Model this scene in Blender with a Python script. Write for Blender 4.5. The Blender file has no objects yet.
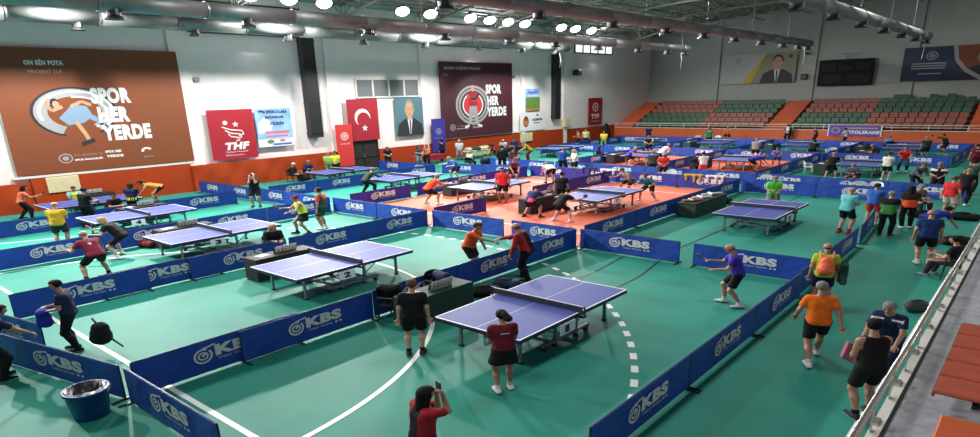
import bpy, math, random
import numpy as np
from mathutils import Vector, Matrix
random.seed(7)
C = bpy.context.scene.collection
PI = math.pi

# ------------------------------------------------------------------ materials
def mat(name, col, rough=0.6, metal=0.0, var=0.0, vscale=6.0, bump=0.0, bscale=40.0, spec=0.5, emit=None, estr=0.0):
    m = bpy.data.materials.new(name); m.use_nodes = True
    nt = m.node_tree; b = nt.nodes['Principled BSDF']
    b.inputs['Base Color'].default_value = (*col, 1)
    b.inputs['Roughness'].default_value = rough
    b.inputs['Metallic'].default_value = metal
    b.inputs['Specular IOR Level'].default_value = spec
    tc = nt.nodes.new('ShaderNodeTexCoord')
    if var > 0:
        n = nt.nodes.new('ShaderNodeTexNoise'); n.inputs['Scale'].default_value = vscale; n.inputs['Detail'].default_value = 4
        nt.links.new(tc.outputs['Object'], n.inputs['Vector'])
        r = nt.nodes.new('ShaderNodeValToRGB')
        r.color_ramp.elements[0].position = 0.35; r.color_ramp.elements[1].position = 0.68
        r.color_ramp.elements[0].color = (*[c * (1 - var) for c in col], 1)
        r.color_ramp.elements[1].color = (*[min(1, c * (1 + var)) for c in col], 1)
        nt.links.new(n.outputs['Fac'], r.inputs['Fac']); nt.links.new(r.outputs['Color'], b.inputs['Base Color'])
    if bump > 0:
        n2 = nt.nodes.new('ShaderNodeTexNoise'); n2.inputs['Scale'].default_value = bscale
        nt.links.new(tc.outputs['Object'], n2.inputs['Vector'])
        bp = nt.nodes.new('ShaderNodeBump'); bp.inputs['Strength'].default_value = bump; bp.inputs['Distance'].default_value = 0.02
        nt.links.new(n2.outputs['Fac'], bp.inputs['Height']); nt.links.new(bp.outputs['Normal'], b.inputs['Normal'])
    if emit:
        b.inputs['Emission Color'].default_value = (*emit, 1); b.inputs['Emission Strength'].default_value = estr
    return m

M = dict(
 floor=mat('green_vinyl_floor', (0.016, 0.235, 0.178), 0.6, var=0.12, vscale=0.5, bump=0.05, bscale=3, spec=0.25),
 redmat=mat('red_vinyl_mat', (0.62, 0.115, 0.055), 0.6, var=0.07, vscale=0.7, spec=0.35),
 line=mat('white_floor_paint', (0.78, 0.8, 0.78), 0.5), blackline=mat('black_floor_paint', (0.01, 0.03, 0.03), 0.5),
 wall=mat('white_painted_wall', (0.82, 0.755, 0.74), 0.75, var=0.03, vscale=1.2, bump=0.1, bscale=8),
 backwall=mat('grey_green_wall_panels', (0.40, 0.42, 0.385), 0.8, var=0.04, vscale=0.7),
 ceiling=mat('grey_roof_sheet', (0.36, 0.365, 0.35), 0.8, var=0.10, vscale=0.5),
 truss=mat('cream_truss_paint', (0.27, 0.26, 0.20), 0.7), trussdark=mat('grey_green_steel', (0.13, 0.14, 0.12), 0.6),
 duct=mat('galvanised_duct', (0.24, 0.25, 0.25), 0.56, 0.75, var=0.10, vscale=2.5), ductdark=mat('black_duct', (0.012, 0.013, 0.015), 0.5),
 pad=mat('orange_padding', (0.36, 0.043, 0.008), 0.6, var=0.07, vscale=0.8, bump=0.25, bscale=3, spec=0.2),
 trim=mat('white_trim', (0.66, 0.65, 0.60), 0.6), beige=mat('beige_pad', (0.62, 0.54, 0.33), 0.6, var=0.04),
 parapet=mat('orange_parapet', (0.56, 0.095, 0.022), 0.6, var=0.06, vscale=0.5), step=mat('orange_steps', (0.16, 0.06, 0.04), 0.65, var=0.08, vscale=1),
 concrete=mat('grey_concrete', (0.34, 0.35, 0.39), 0.75, var=0.15, vscale=5, bump=0.2, bscale=30),
 steel=mat('brushed_steel', (0.62, 0.60, 0.56), 0.28, 0.9), greysteel=mat('grey_steel_tube', (0.24, 0.25, 0.25), 0.45, 0.6), blacksteel=mat('black_steel', (0.015, 0.016, 0.018), 0.45),
 sred=mat('brick_red_seat', (0.29, 0.082, 0.052), 0.5, var=0.08, vscale=3), sgreen=mat('green_seat', (0.035, 0.10, 0.055), 0.5, var=0.08, vscale=3), snear=mat('near_red_seat', (0.42, 0.085, 0.05), 0.42, var=0.1, vscale=3),
 bblue=mat('blue_barrier_cloth', (0.006, 0.052, 0.35), 0.55, var=0.10, vscale=1.3, bump=0.3, bscale=5), logo=mat('white_print', (0.62, 0.64, 0.66), 0.6),
 bpurple=mat('violet_barrier_cloth', (0.016, 0.018, 0.26), 0.55, var=0.10, vscale=1.3, bump=0.3, bscale=5),
 ttop=mat('blue_table_top', (0.052, 0.072, 0.31), 0.58, spec=0.4), tedge=mat('black_table_apron', (0.01, 0.012, 0.02), 0.5), white=mat('white_paint', (0.8, 0.8, 0.8), 0.5),
 net=mat('dark_net', (0.025, 0.03, 0.05), 0.8), dgreen=mat('dark_green_cover', (0.008, 0.035, 0.026), 0.7), bcover=mat('black_cover', (0.012, 0.012, 0.014), 0.7),
 plastic=mat('white_plastic', (0.75, 0.76, 0.75), 0.35), bluebin=mat('blue_bin_plastic', (0.008, 0.05, 0.22), 0.4), liner=mat('black_liner', (0.012, 0.012, 0.012), 0.3),
 brown=mat('rust_brown_banner', (0.20, 0.052, 0.015), 0.55), maroonb=mat('dark_maroon_banner', (0.055, 0.010, 0.016), 0.5), bwhite=mat('banner_white', (0.72, 0.72, 0.72), 0.6),
 bgrey=mat('banner_grey', (0.33, 0.33, 0.34), 0.6), bdark=mat('banner_dark', (0.02, 0.02, 0.025), 0.6), bred=mat('flag_red', (0.34, 0.006, 0.02), 0.6), bred2=mat('pennant_red', (0.62, 0.03, 0.03), 0.6),
 skyblue=mat('sky_blue_print', (0.27, 0.47, 0.78), 0.6, var=0.25, vscale=1.2), navyb=mat('navy_print', (0.012, 0.022, 0.07), 0.5), indigo=mat('indigo_pennant', (0.035, 0.025, 0.26), 0.6),
 bblue2=mat('print_blue', (0.05, 0.13, 0.5), 0.6), pgreen=mat('print_green', (0.13, 0.23, 0.05), 0.6), tealp=mat('portrait_backdrop', (0.07, 0.16, 0.2), 0.6), skinp=mat('print_skin', (0.52, 0.29, 0.18), 0.6),
 yellowp=mat('print_yellow', (0.52, 0.38, 0.03), 0.6), olivep=mat('print_olive', (0.24, 0.24, 0.16), 0.6), purpleb=mat('purple_banner', (0.14, 0.06, 0.33), 0.6), pink=mat('print_pink', (0.55, 0.16, 0.25), 0.6),
 jeans=mat('print_denim', (0.2, 0.3, 0.42), 0.6), orangep=mat('print_orange', (0.6, 0.2, 0.06), 0.6), posterw=mat('poster_white', (0.42, 0.43, 0.41), 0.6),
 glass=mat('dim_window_glass', (0.16, 0.17, 0.18), 0.15), glassdark=mat('dark_door_glass', (0.035, 0.03, 0.028), 0.45, spec=0.2), frame=mat('dark_frame', (0.03, 0.025, 0.02), 0.5),
 day=mat('daylit_window', (0.8, 0.8, 0.8), 0.5, emit=(0.92, 0.93, 1.0), estr=1.0), lamp=mat('lamp_lens', (1, 1, 1), 0.5, emit=(1.0, 0.98, 0.94), estr=22.0),
 screen=mat('scoreboard_black', (0.010, 0.011, 0.013), 0.7, spec=.2), screen2=mat('scoreboard_digits_off', (0.022, 0.024, 0.028), 0.7, spec=.2), paper=mat('paper', (0.7, 0.7, 0.68), 0.7), rubber=mat('black_rubber', (0.01, 0.01, 0.01), 0.7), redrub=mat('red_rubber', (0.5, 0.02, 0.02), 0.5), wood=mat('pale_wood', (0.4, 0.25, 0.12), 0.5),
)
CL = dict(maroon=(.13,.012,.022), maroon2=(.20,.02,.04), black=(.010,.010,.012), darkred=(.30,.015,.02), redblack=(.35,.02,.03), orangered=(.72,.08,.02), purple=(.05,.03,.30), orange=(.80,.16,.015),
 lime=(.42,.50,.04), navywhite=(.012,.02,.07), blue2=(.012,.03,.12), blackred=(.012,.010,.012), royal=(.02,.03,.30), red=(.55,.025,.03), blackwhite=(.012,.012,.014), aqua=(.12,.45,.45), blue3=(.03,.11,.42),
 green2=(.05,.20,.05), blackorange=(.03,.02,.018), camo=(.13,.14,.13), greymix=(.10,.10,.12), darkgreen=(.02,.07,.05), brightgreen=(.09,.62,.06), navypink=(.02,.03,.10), cream=(.55,.50,.42), teal=(.02,.16,.17),
 grey=(.20,.20,.21), plum=(.12,.04,.08), darkolive=(.035,.045,.035), redgreen=(.03,.07,.06), neon=(.58,.75,.04), gold=(.60,.36,.03), navyyellow=(.015,.02,.06), apricot=(.80,.30,.08), coral=(.75,.17,.10),
 bluelime=(.25,.45,.55), navy=(.012,.018,.06), navy2=(.015,.025,.08), limegreen=(.30,.55,.15), greydark=(.06,.06,.065), whiteblue=(.5,.56,.7), greenwhite=(.45,.52,.45), mustard=(.40,.24,.03), salmon=(.6,.2,.15),
 paleyellow=(.6,.58,.25), yellow=(.75,.55,.02), royal2=(.02,.05,.28), white=(.7,.66,.66), violet=(.10,.10,.55), blackyellow=(.015,.015,.015), pink=(.7,.08,.2), darkgreen2=(.015,.12,.06), greyshirt=(.22,.23,.22),
 violet2=(.14,.12,.45), blackwhite2=(.015,.015,.02), white2=(.6,.6,.62), sky=(.05,.25,.75), navygrey=(.07,.07,.12), creamyellow=(.62,.62,.50), charcoal=(.03,.03,.035), darkgrey=(.03,.03,.035), blackw=(.01,.01,.01),
 brown=(.10,.05,.03), darkbrown=(.035,.02,.012), tan=(.38,.20,.13), pale=(.48,.29,.21), blond=(.42,.27,.12), blue=(.03,.15,.5))
_cm = {}
def cmat(kind, n):
    k = kind + n
    if k not in _cm:
        col = CL[n]
        if kind == 'hair_': col = {'grey': (.20, .19, .18), 'white': (.5, .5, .48), 'tan': (.30, .17, .11), 'black': (.008, .007, .007), 'darkred': (.14, .015, .01), 'blue': CL['blue']}.get(n, col)
        _cm[k] = mat(k.replace('_', '_' if kind != 'cloth_' else '_'), col, 0.75 if kind != 'skin_' else 0.5, var=0.08 if kind == 'cloth_' else 0.05, vscale=9, bump=0.3 if kind == 'cloth_' else 0.0, bscale=14, spec=0.5 if kind == 'skin_' else 0.15)
    return _cm[k]

# ------------------------------------------------------------------ mesh builder
class MB:
    def __init__(s): s.v = []; s.f = []; s.mi = []; s.m = []
    def mat(s, m):
        if m not in s.m: s.m.append(m)
        return s.m.index(m)
    def add(s, vs, fs, m):
        o = len(s.v); s.v += [tuple(v) for v in vs]; k = s.mat(m)
        for f in fs: s.f.append([i + o for i in f]); s.mi.append(k)
    def box(s, c, d, m, rz=0, ry=0, rx=0, bev=0):
        R = Matrix.Rotation(rz, 3, 'Z') @ Matrix.Rotation(ry, 3, 'Y') @ Matrix.Rotation(rx, 3, 'X')
        x, y, z = d[0] / 2, d[1] / 2, d[2] / 2
        if bev <= 0:
            vs = [R @ Vector((a * x, b * y, e * z)) + Vector(c) for e in (-1, 1) for a, b in ((-1, -1), (1, -1), (1, 1), (-1, 1))]
            s.add(vs, [(3, 2, 1, 0), (4, 5, 6, 7), (0, 1, 5, 4), (1, 2, 6, 5), (2, 3, 7, 6), (3, 0, 4, 7)], m)
        else:
            vs = []
            for e, ins in ((-1, bev), (-1 + bev / z, 0), (1 - bev / z, 0), (1, bev)):
                for a, b in ((-1, -1), (1, -1), (1, 1), (-1, 1)):
                    vs.append(R @ Vector((a * (x - ins), b * (y - ins), e * z)) + Vector(c))
            fs = [(3, 2, 1, 0), (12, 13, 14, 15)]
            for k in range(3):
                for j in range(4): fs.append((k * 4 + j, k * 4 + (j + 1) % 4, k * 4 + 4 + (j + 1) % 4, k * 4 + 4 + j))
            s.add(vs, fs, m)
    def tube(s, p0, p1, r, m, n=8, r1=None, sx=1.0):
        p0 = Vector(p0); p1 = Vector(p1); d = (p1 - p0).normalized(); r1 = r if r1 is None else r1
        a = Vector((0, 0, 1)) if abs(d.z) < 0.9 else Vector((0, 1, 0)); u = d.cross(a).normalized(); w = d.cross(u).normalized()
        vs = [p0 + (u * math.cos(2 * PI * i / n) * sx + w * math.sin(2 * PI * i / n)) * r for i in range(n)] + [p1 + (u * math.cos(2 * PI * i / n) * sx + w * math.sin(2 * PI * i / n)) * r1 for i in range(n)]
        s.add(vs, [(i, (i + 1) % n, n + (i + 1) % n, n + i) for i in range(n)] + [tuple(range(n - 1, -1, -1)), tuple(range(n, 2 * n))], m)
    def lathe(s, prof, m, c=(0, 0, 0), n=20, sxy=(1, 1)):
        vs = []; fs = []
        for r, z in prof:
            for i in range(n): vs.append((c[0] + r * math.cos(2 * PI * i / n) * sxy[0], c[1] + r * math.sin(2 * PI * i / n) * sxy[1], c[2] + z))
        for k in range(len(prof) - 1):
            for i in range(n): fs.append((k * n + i, k * n + (i + 1) % n, (k + 1) * n + (i + 1) % n, (k + 1) * n + i))
        s.add(vs, fs, m)
    def build(s, name, parent=None, smooth=False, loc=None):
        me = bpy.data.meshes.new(name); me.from_pydata(s.v, [], s.f)
        for m in s.m: me.materials.append(m)
        if len(s.m) > 1: me.polygons.foreach_set('material_index', s.mi)
        if smooth: me.polygons.foreach_set('use_smooth', [True] * len(me.polygons))
        me.update()
        o = bpy.data.objects.new(name, me); C.objects.link(o)
        if parent: o.parent = parent
        if loc: o.location = loc
        return o
def tag(o, label, cat, group=None, kind=None):
    if label: o['label'] = label
    if cat: o['category'] = cat
    if group: o['group'] = group
    if kind: o['kind'] = kind
    return o
def struct(o): o['kind'] = 'structure'; return o
def empty(name, loc, rz=0, label=None, cat=None, group=None):
    o = bpy.data.objects.new(name, None); C.objects.link(o); o.location = loc; o.rotation_euler = (0, 0, rz); o.empty_display_size = .2
    return tag(o, label, cat, group)
def copy_tree(o, parent=None):
    c = o.copy(); C.objects.link(c)
    if parent: c.parent = parent
    for ch in KIDS.get(o.name, []): copy_tree(ch, c)
    return c
KIDS = {}
def remember(root):
    def rec(o):
        KIDS[o.name] = [c for c in o.children]
        for c in o.children: rec(c)
    rec(root)
def clone(proto, used, loc, rz, label, group=None):
    o = proto if not used.get(proto.name) else copy_tree(proto)
    used[proto.name] = True
    o.location = loc; o.rotation_euler = (0, 0, rz); o['label'] = label
    if group: o['group'] = group
    return o
USED = {}
ORD = 'zeroth first second third fourth fifth sixth seventh eighth ninth tenth eleventh twelfth thirteenth fourteenth fifteenth sixteenth seventeenth eighteenth nineteenth twentieth'.split()
def ordn(i): return ORD[i] if i <= 20 else ('twenty ' + ORD[i - 20] if i < 30 else str(i))

# ------------------------------------------------------------------ flat prints (banners, signs, logos)
_tc = {}
def text_geo(t, bold):
    k = (t, bold)
    if k not in _tc:
        cu = bpy.data.curves.new('t', 'FONT'); cu.body = t; cu.resolution_u = 3
        cu.offset = 0.06 if bold else 0.0
        cu.space_character = 1.1 if bold else 1.0
        o = bpy.data.objects.new('t', cu); C.objects.link(o)
        dg = bpy.context.evaluated_depsgraph_get(); ev = o.evaluated_get(dg); me = ev.to_mesh()
        vs = [(v.co.x, v.co.y) for v in me.vertices]; fs = [list(p.vertices) for p in me.polygons]
        ev.to_mesh_clear(); bpy.data.objects.remove(o); bpy.data.curves.remove(cu)
        xs = [v[0] for v in vs]; ys = [v[1] for v in vs]
        x0, x1, y0, y1 = min(xs), max(xs), min(ys), max(ys)
        _tc[k] = ([((x - x0) / (x1 - x0), (y - y0) / (y1 - y0)) for x, y in vs], fs)
    return _tc[k]
class Flat:
    """draws in metres on a plane: origin O, axes U (right) and V (up)"""
    def __init__(s, O, U, V, mb=None):
        s.O = Vector(O); s.U = Vector(U).normalized(); s.V = Vector(V).normalized(); s.N = s.U.cross(s.V); s.mb = mb or MB(); s.z = 0.004
    def P(s, x, y, l): return s.O + s.U * x + s.V * y + s.N * (s.z * l)
    def poly(s, pts, m, l=1): s.mb.add([s.P(x, y, l) for x, y in pts], [tuple(range(len(pts)))], m)
    def rect(s, x, y, w, h, m, l=1): s.poly([(x, y), (x + w, y), (x + w, y + h), (x, y + h)], m, l)
    def disc(s, x, y, rx, ry, m, l=1, n=24): s.poly([(x + rx * math.cos(2 * PI * i / n), y + ry * math.sin(2 * PI * i / n)) for i in range(n)], m, l)
    def ring(s, x, y, rx, ry, t, m, l=1, a0=0, a1=360, n=32):
        for i in range(n):
            a = math.radians(a0 + (a1 - a0) * i / n); b = math.radians(a0 + (a1 - a0) * (i + 1) / n)
            s.poly([(x + rx * (1 - t) * math.cos(a), y + ry * (1 - t) * math.sin(a)), (x + rx * math.cos(a), y + ry * math.sin(a)), (x + rx * math.cos(b), y + ry * math.sin(b)), (x + rx * (1 - t) * math.cos(b), y + ry * (1 - t) * math.sin(b))], m, l)
    def stroke(s, pts, w, m, l=1):
        for (x0, y0), (x1, y1) in zip(pts, pts[1:]):
            d = math.hypot(x1 - x0, y1 - y0) or 1; nx, ny = -(y1 - y0) / d * w / 2, (x1 - x0) / d * w / 2
            s.poly([(x0 - nx, y0 - ny), (x1 - nx, y1 - ny), (x1 + nx, y1 + ny), (x0 + nx, y0 + ny)], m, l)
    def text(s, t, x, y, w, h, m, l=2, bold=False, slant=0.0):
        vs, fs = text_geo(t, bold)
        s.mb.add([s.P(x + (a + slant * b) * w, y + b * h, l) for a, b in vs], fs, m)
    def star(s, x, y, rx, ry, m, l=2, rot=90):
        pts = []
        for i in range(10):
            k = 1 if i % 2 == 0 else 0.4; a = math.radians(rot + i * 36); pts.append((x + rx * k * math.cos(a), y + ry * k * math.sin(a)))
        c = (x, y)
        for i in range(10): s.poly([c, pts[i], pts[(i + 1) % 10]], m, l)
LK, LWIN, LT, WS, EXPO = 9500, 1300, 3800, .32, 0.0
# ------------------------------------------------------------------ implicit-surface bodies
def smin(a, b, k): h = np.clip(0.5 + 0.5 * (b - a) / k, 0, 1); return b + (a - b) * h - k * h * (1 - h)
def cap(P, a, b, r0, r1):
    a = np.asarray(a, np.float32); b = np.asarray(b, np.float32); d = b - a; L = float(d @ d) or 1e-9
    t = np.clip(((P - a) @ d) / L, 0, 1); q = P - a - t[..., None] * d
    return np.sqrt((q * q).sum(-1)) - (r0 + (r1 - r0) * t)
def plane(P, p, n): n = np.asarray(n, np.float32); n = n / np.linalg.norm(n); return (P - np.asarray(p, np.float32)) @ n
def nets(f, lo, hi, h):
    """surface nets: quads over the zero set of f in a box"""
    lo = np.asarray(lo, np.float32); n = np.maximum(4, np.ceil((np.asarray(hi) - lo) / h).astype(int) + 1)
    g = np.stack(np.meshgrid(*[lo[i] + h * np.arange(n[i], dtype=np.float32) for i in range(3)], indexing='ij'), -1)
    D = f(g); D = np.where(np.abs(D) < 1e-6, 1e-6, D)
    S = D < 0
    acc = np.zeros((*(n - 1), 3), np.float32); cnt = np.zeros(tuple(n - 1), np.float32)
    for ax in range(3):
        o1, o2 = [i for i in range(3) if i != ax]
        for da in (0, 1):
            for db in (0, 1):
                sl = [None] * 3; sl2 = [None] * 3
                sl[ax] = slice(0, n[ax] - 1); sl2[ax] = slice(1, n[ax])
                sl[o1] = sl2[o1] = slice(da, n[o1] - 1 + da); sl[o2] = sl2[o2] = slice(db, n[o2] - 1 + db)
                a = D[tuple(sl)]; b = D[tuple(sl2)]; c = (a < 0) != (b < 0)
                t = np.where(c, a / np.where(c, a - b, 1), 0)
                v = np.zeros((*a.shape, 3), np.float32); v[..., ax] = t; v[..., o1] = da; v[..., o2] = db
                acc += v * c[..., None]; cnt += c
    act = cnt > 0; idx = -np.ones(act.shape, np.int64); idx[act] = np.arange(act.sum())
    base = np.stack(np.nonzero(act), -1).astype(np.float32)
    V = lo + h * (base + acc[act] / cnt[act][:, None])
    F = []
    for ax in range(3):
        u, w = (ax + 1) % 3, (ax + 2) % 3
        s0 = [slice(1, n[i] - 1) for i in range(3)]; s0[ax] = slice(0, n[ax] - 1); s1 = list(s0); s1[ax] = slice(1, n[ax])
        A = S[tuple(s0)]; B = S[tuple(s1)]; e = np.stack(np.nonzero(A != B), -1)
        if len(e) == 0: continue
        flip = A[tuple(e.T)]; e = e.copy(); off = np.ones(3, int); off[ax] = 0; e += off
        du = np.zeros(3, int); du[u] = 1; dw = np.zeros(3, int); dw[w] = 1
        q = np.stack([idx[tuple((e - du - dw).T)], idx[tuple((e - dw).T)], idx[tuple(e.T)], idx[tuple((e - du).T)]], -1)
        q[~flip] = q[~flip][:, ::-1]; F.append(q)
    return V, np.concatenate(F) if F else np.zeros((0, 4), int)
def np_mesh(name, parts, mats, scale, parent=None):
    """parts: list of (V, F, material index array or int)"""
    vs = []; fs = []; mi = []; o = 0
    for V, F, m in parts:
        vs.append(V); fs.append(F + o); mi.append(np.full(len(F), m) if np.isscalar(m) else m); o += len(V)
    V = np.concatenate(vs) * np.array(scale, np.float32); F = np.concatenate(fs); mi = np.concatenate(mi)
    me = bpy.data.meshes.new(name); me.vertices.add(len(V)); me.vertices.foreach_set('co', V.astype(np.float32).ravel())
    me.loops.add(F.size); me.loops.foreach_set('vertex_index', F.astype(np.int32).ravel())
    me.polygons.add(len(F)); me.polygons.foreach_set('loop_start', np.arange(0, F.size, 4, dtype=np.int32)); me.polygons.foreach_set('loop_total', np.full(len(F), 4, np.int32))
    for m in mats: me.materials.append(m)
    me.polygons.foreach_set('material_index', mi.astype(np.int32)); me.polygons.foreach_set('use_smooth', np.ones(len(F), bool))
    me.update(calc_edges=True); me.validate()
    ob = bpy.data.objects.new(name, me); C.objects.link(ob)
    if parent: ob.parent = parent
    return ob

GIRTH = 1.32      # the place is wide for its height, people too
def v3(*a): return np.array(a, np.float32)
def unit(a): return a / (np.linalg.norm(a) + 1e-9)
def ik(a, t, l1, l2, pole):
    d = t - a; L = np.linalg.norm(d); L2 = min(max(L, 0.12), (l1 + l2) * .995); u = unit(d); t = a + u * L2
    x = (l1 * l1 - l2 * l2 + L2 * L2) / (2 * L2); hh = math.sqrt(max(l1 * l1 - x * x, 0))
    p = pole - u * (pole @ u); return a + u * x + unit(p) * hh, t
POSE = dict(  # hip height, hip y, lean deg, right foot, left foot, right hand, left hand
 st=(.93, 0, 3, (.11, .02), (-.11, -.02), (.26, .06, .80), (-.26, .03, .80)),
 hold=(.93, 0, 5, (.11, .05), (-.11, -.03), (.08, .31, 1.10), (-.08, .30, 1.04)),
 ready=(.80, -.13, 36, (.27, .10), (-.27, -.10), (.22, .58, .98), (-.30, .42, .92)),
 bend=(.86, -.22, 72, (.15, 0), (-.15, .06), (.20, .55, .50), (-.18, .50, .52)),
 bend2=(.90, -.10, 38, (.13, 0), (-.13, .08), (.12, .52, .86), (-.14, .46, .88)),
 bendlow=(.88, -.14, 48, (.14, 0), (-.14, .05), (.34, .50, .84), (-.36, .44, .86)),
 lean=(.90, -.06, 26, (.12, 0), (-.12, .1), (.20, .52, .92), (-.22, .46, .90)),
 play=(.88, -.06, 15, (.17, .14), (-.15, -.14), (.16, .46, 1.14), (-.20, .40, 1.02)),
 walk=(.90, 0, 6, (.10, .30), (-.10, -.27), (.30, -.16, .86), (-.28, .24, .90)),
 sit=(.50, -.05, 10, (.13, .42), (-.13, .46), (.10, .34, .72), (-.10, .34, .70)),
 photo=(.93, 0, 4, (.12, .0), (-.12, .04), (.07, .26, 1.53), (-.07, .26, 1.51)),
 shake=(.92, -.05, 18, (.12, .10), (-.12, -.12), (.04, .68, 1.10), (-.28, .18, .82)),
 reach=(.88, -.04, 16, (.24, .10), (-.22, -.10), (.66, .38, 1.34), (-.26, .2, .92)),
)
def hand_sdf(P, w, d, side, curl):
    """palm, four unequal bent fingers and a thumb from the side of the palm; w wrist, d direction"""
    d = unit(d); up = v3(0, 0, 1) if abs(d[2]) < .85 else v3(0, 1, 0)
    sx = unit(np.cross(d, up)); nn = unit(np.cross(sx, d))
    pm = w + d * .045
    D = cap(P, pm - sx * .022, pm + sx * .022, .021, .021)
    D = smin(D, cap(P, w - d * .02, pm, .026, .022), .015)
    kn = w + d * .085
    D = smin(D, cap(P, kn - sx * .026, kn + sx * .026, .013, .013), .015)
    for i, ln in enumerate((.072, .082, .076, .058)):
        b = kn + sx * side * (.028 - .0185 * i)
        m = b + (d * math.cos(curl) - nn * math.sin(curl)) * ln * .5
        e = m + (d * math.cos(2.2 * curl) - nn * math.sin(2.2 * curl)) * ln * .5
        D = smin(D, np.minimum(cap(P, b, m, .0095, .009), cap(P, m, e, .009, .0075)), .004)
    tb = w + d * .03 + sx * side * .030; tm = tb + d * .03 + sx * side * .028 - nn * .01; te = tm + d * .032 - nn * .012
    return smin(D, np.minimum(cap(P, tb, tm, .012, .0105), cap(P, tm, te, .0105, .008)), .006), w + d * .09
def make_person(x, y, ang, hgt, pose, shirt, sl, bot, bc, shoe, hair, hc, skin, prop, label):
    dist = math.hypot(x, y); res = .017 if dist < 22 else (.022 if dist < 36 else .03)
    hz, hy, L, fr, fl, hr, hl = POSE[pose]
    k = 1.0; L = math.radians(L)
    up = v3(0, math.sin(L), math.cos(L)); fw = v3(0, math.cos(L), -math.sin(L)); rt = v3(1, 0, 0)
    hip = v3(0, hy, hz); neck = hip + up * .52; chest = hip + up * .36; waist = hip + up * .14
    hL = L * .35; hu = v3(0, math.sin(hL), math.cos(hL)); hf = v3(0, math.cos(hL + .12), -math.sin(hL + .12)); hu = np.cross(rt, hf)
    head = neck + unit(up + hu) * .16 + hf * .03
    legs = []; arms = []
    for s, ft in ((1, fr), (-1, fl)):
        hj = hip + rt * s * .095 - v3(0, 0, .02); an = v3(ft[0], ft[1], .085)
        kn, an = ik(hj, an, .43, .43, v3(s * .15, 1, .1)); legs.append((hj, kn, an, s))
    for s, ht in ((1, hr), (-1, hl)):
        sh = neck - up * .065 + rt * s * .175; el, wr = ik(sh, v3(*ht), .29, .25, v3(s * .15, .1, -1) if pose == 'photo' else v3(s * .45, -.6, -.6)); arms.append((sh, el, wr, s))
    def torso(P, e=0.0):
        D = cap(P, neck - up * .075 - rt * .12, neck - up * .075 + rt * .12, .066 + e, .066 + e)
        for s in (-1, 1):
            D = smin(D, cap(P, chest + rt * s * .065, waist + rt * s * .045, .108 + e, .098 + e), .05)
            D = smin(D, cap(P, waist + rt * s * .045, hip + rt * s * .07 - up * .01, .100 + e, .106 + e), .05)
        return smin(D, cap(P, hip - rt * .06, hip + rt * .06, .110 + e, .110 + e), .03)
    def leg(P, l, e=0.0):
        hj, kn, an, s = l; calf = kn + (an - kn) * .32 - v3(0, .018, 0)
        D = cap(P, hj, kn, .088 + e, .058 + e)
        D = smin(D, cap(P, kn, calf, .054 + e, .056 + e), .03)
        return smin(D, cap(P, calf, an, .055 + e, .036 + e), .03)
    def arm(P, a, e=0.0):
        sh, el, wr, s = a; return smin(cap(P, sh, el, .052 + e, .041 + e), cap(P, el, wr, .042 + e, .028 + e), .02)
    def head_f(P):
        D = cap(P, head + hu * .03 - hf * .022, head + hu * .03 + hf * .012, .079, .077)
        D = smin(D, cap(P, head - hu * .02 + hf * .02, head - hu * .078 + hf * .042, .064, .036), .04)
        D = smin(D, cap(P, head + hu * .018 + hf * .086, head - hu * .018 + hf * .104, .010, .016), .012)
        for s in (-1, 1):
            D = smin(D, cap(P, head + rt * s * .078 + hu * .018, head + rt * s * .078 - hu * .018, .012, .009), .01)
            D = np.maximum(D, -cap(P, head + rt * s * .032 + hu * .014 + hf * .098, head + rt * s * .030 + hu * .014 + hf * .099, .013, .013))
        D = smin(D, cap(P, head - hu * .046 + hf * .082 - rt * .018, head - hu * .046 + hf * .082 + rt * .018, .010, .010), .01)
        return D
    def body(P):
        D = torso(P)
        for l in legs: D = smin(D, leg(P, l), .035)
        for a in arms: D = smin(D, arm(P, a), .03)
        D = smin(D, cap(P, neck - up * .03, head - hu * .06 - hf * .01, .056, .050), .03)
        for hj, kn, an, s in legs: D = smin(D, cap(P, an - v3(0, .02, .03), an + v3(s * .02, .12, -.055), .034, .026), .03)
        return D
    pts = np.array([hip, neck, head] + [q for l in legs for q in l[:3]] + [q for a in arms for q in a[:3]])
    lo, hi = pts.min(0) - .17, pts.max(0) + .17; lo[2] = max(lo[2], -.01)
    hi_h = hi.copy()
    parts = []
    V, F = nets(body, lo, v3(hi[0], hi[1], hi[2]), res); parts.append((V, F, 0))
    hr_ = .009 if dist < 30 else .014
    V, F = nets(head_f, head - .15, head + .15, hr_)
    cen = V[F].mean(1) - head; lx, ly, lz = cen @ rt, cen @ hf, cen @ hu
    mi = np.zeros(len(F), int)
    mi[(ly > .055) & (np.abs(lz - .014) < .010) & (np.abs(np.abs(lx) - .031) < .014)] = 1
    mi[(ly > .055) & (np.abs(lz - .034) < .005) & (np.abs(np.abs(lx) - .032) < .020)] = 1
    mi[(ly > .06) & (np.abs(lz + .046) < .007) & (np.abs(lx) < .024)] = 2
    parts.append((V, F, mi))
    grips = []
    for sh, el, wr, s in arms:
        d = unit(wr - el); curl = .55 if pose in ('st', 'walk') else .75
        if s == 1 and prop == 'racket': curl = 1.0
        g = [None]
        def hf_(P):
            D, gg = hand_sdf(P, wr, d, 1 if s > 0 else -1, curl); g[0] = gg; return D
        V, F = nets(hf_, wr - .05 + np.minimum(d * .13, 0) - .03, wr + .05 + np.maximum(d * .13, 0) + .03, .0065 if dist < 25 else .009)
        parts.append((V, F, 0)); grips.append((g[0], d))
    kz = hgt / 1.75 * (1.07 if x < -20 else 1.0); G = GIRTH if dist < 18 else 1.46; (kz, G) = (kz * 1.06, 1.5) if ' shak' in label else (kz, G); sc = (G * kz, G * kz, kz)
    ob = np_mesh('person', parts, [cmat('skin_', skin), M['bdark'], M['pink'] if 0 else cmat('skin_', 'darkred')], sc)
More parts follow.
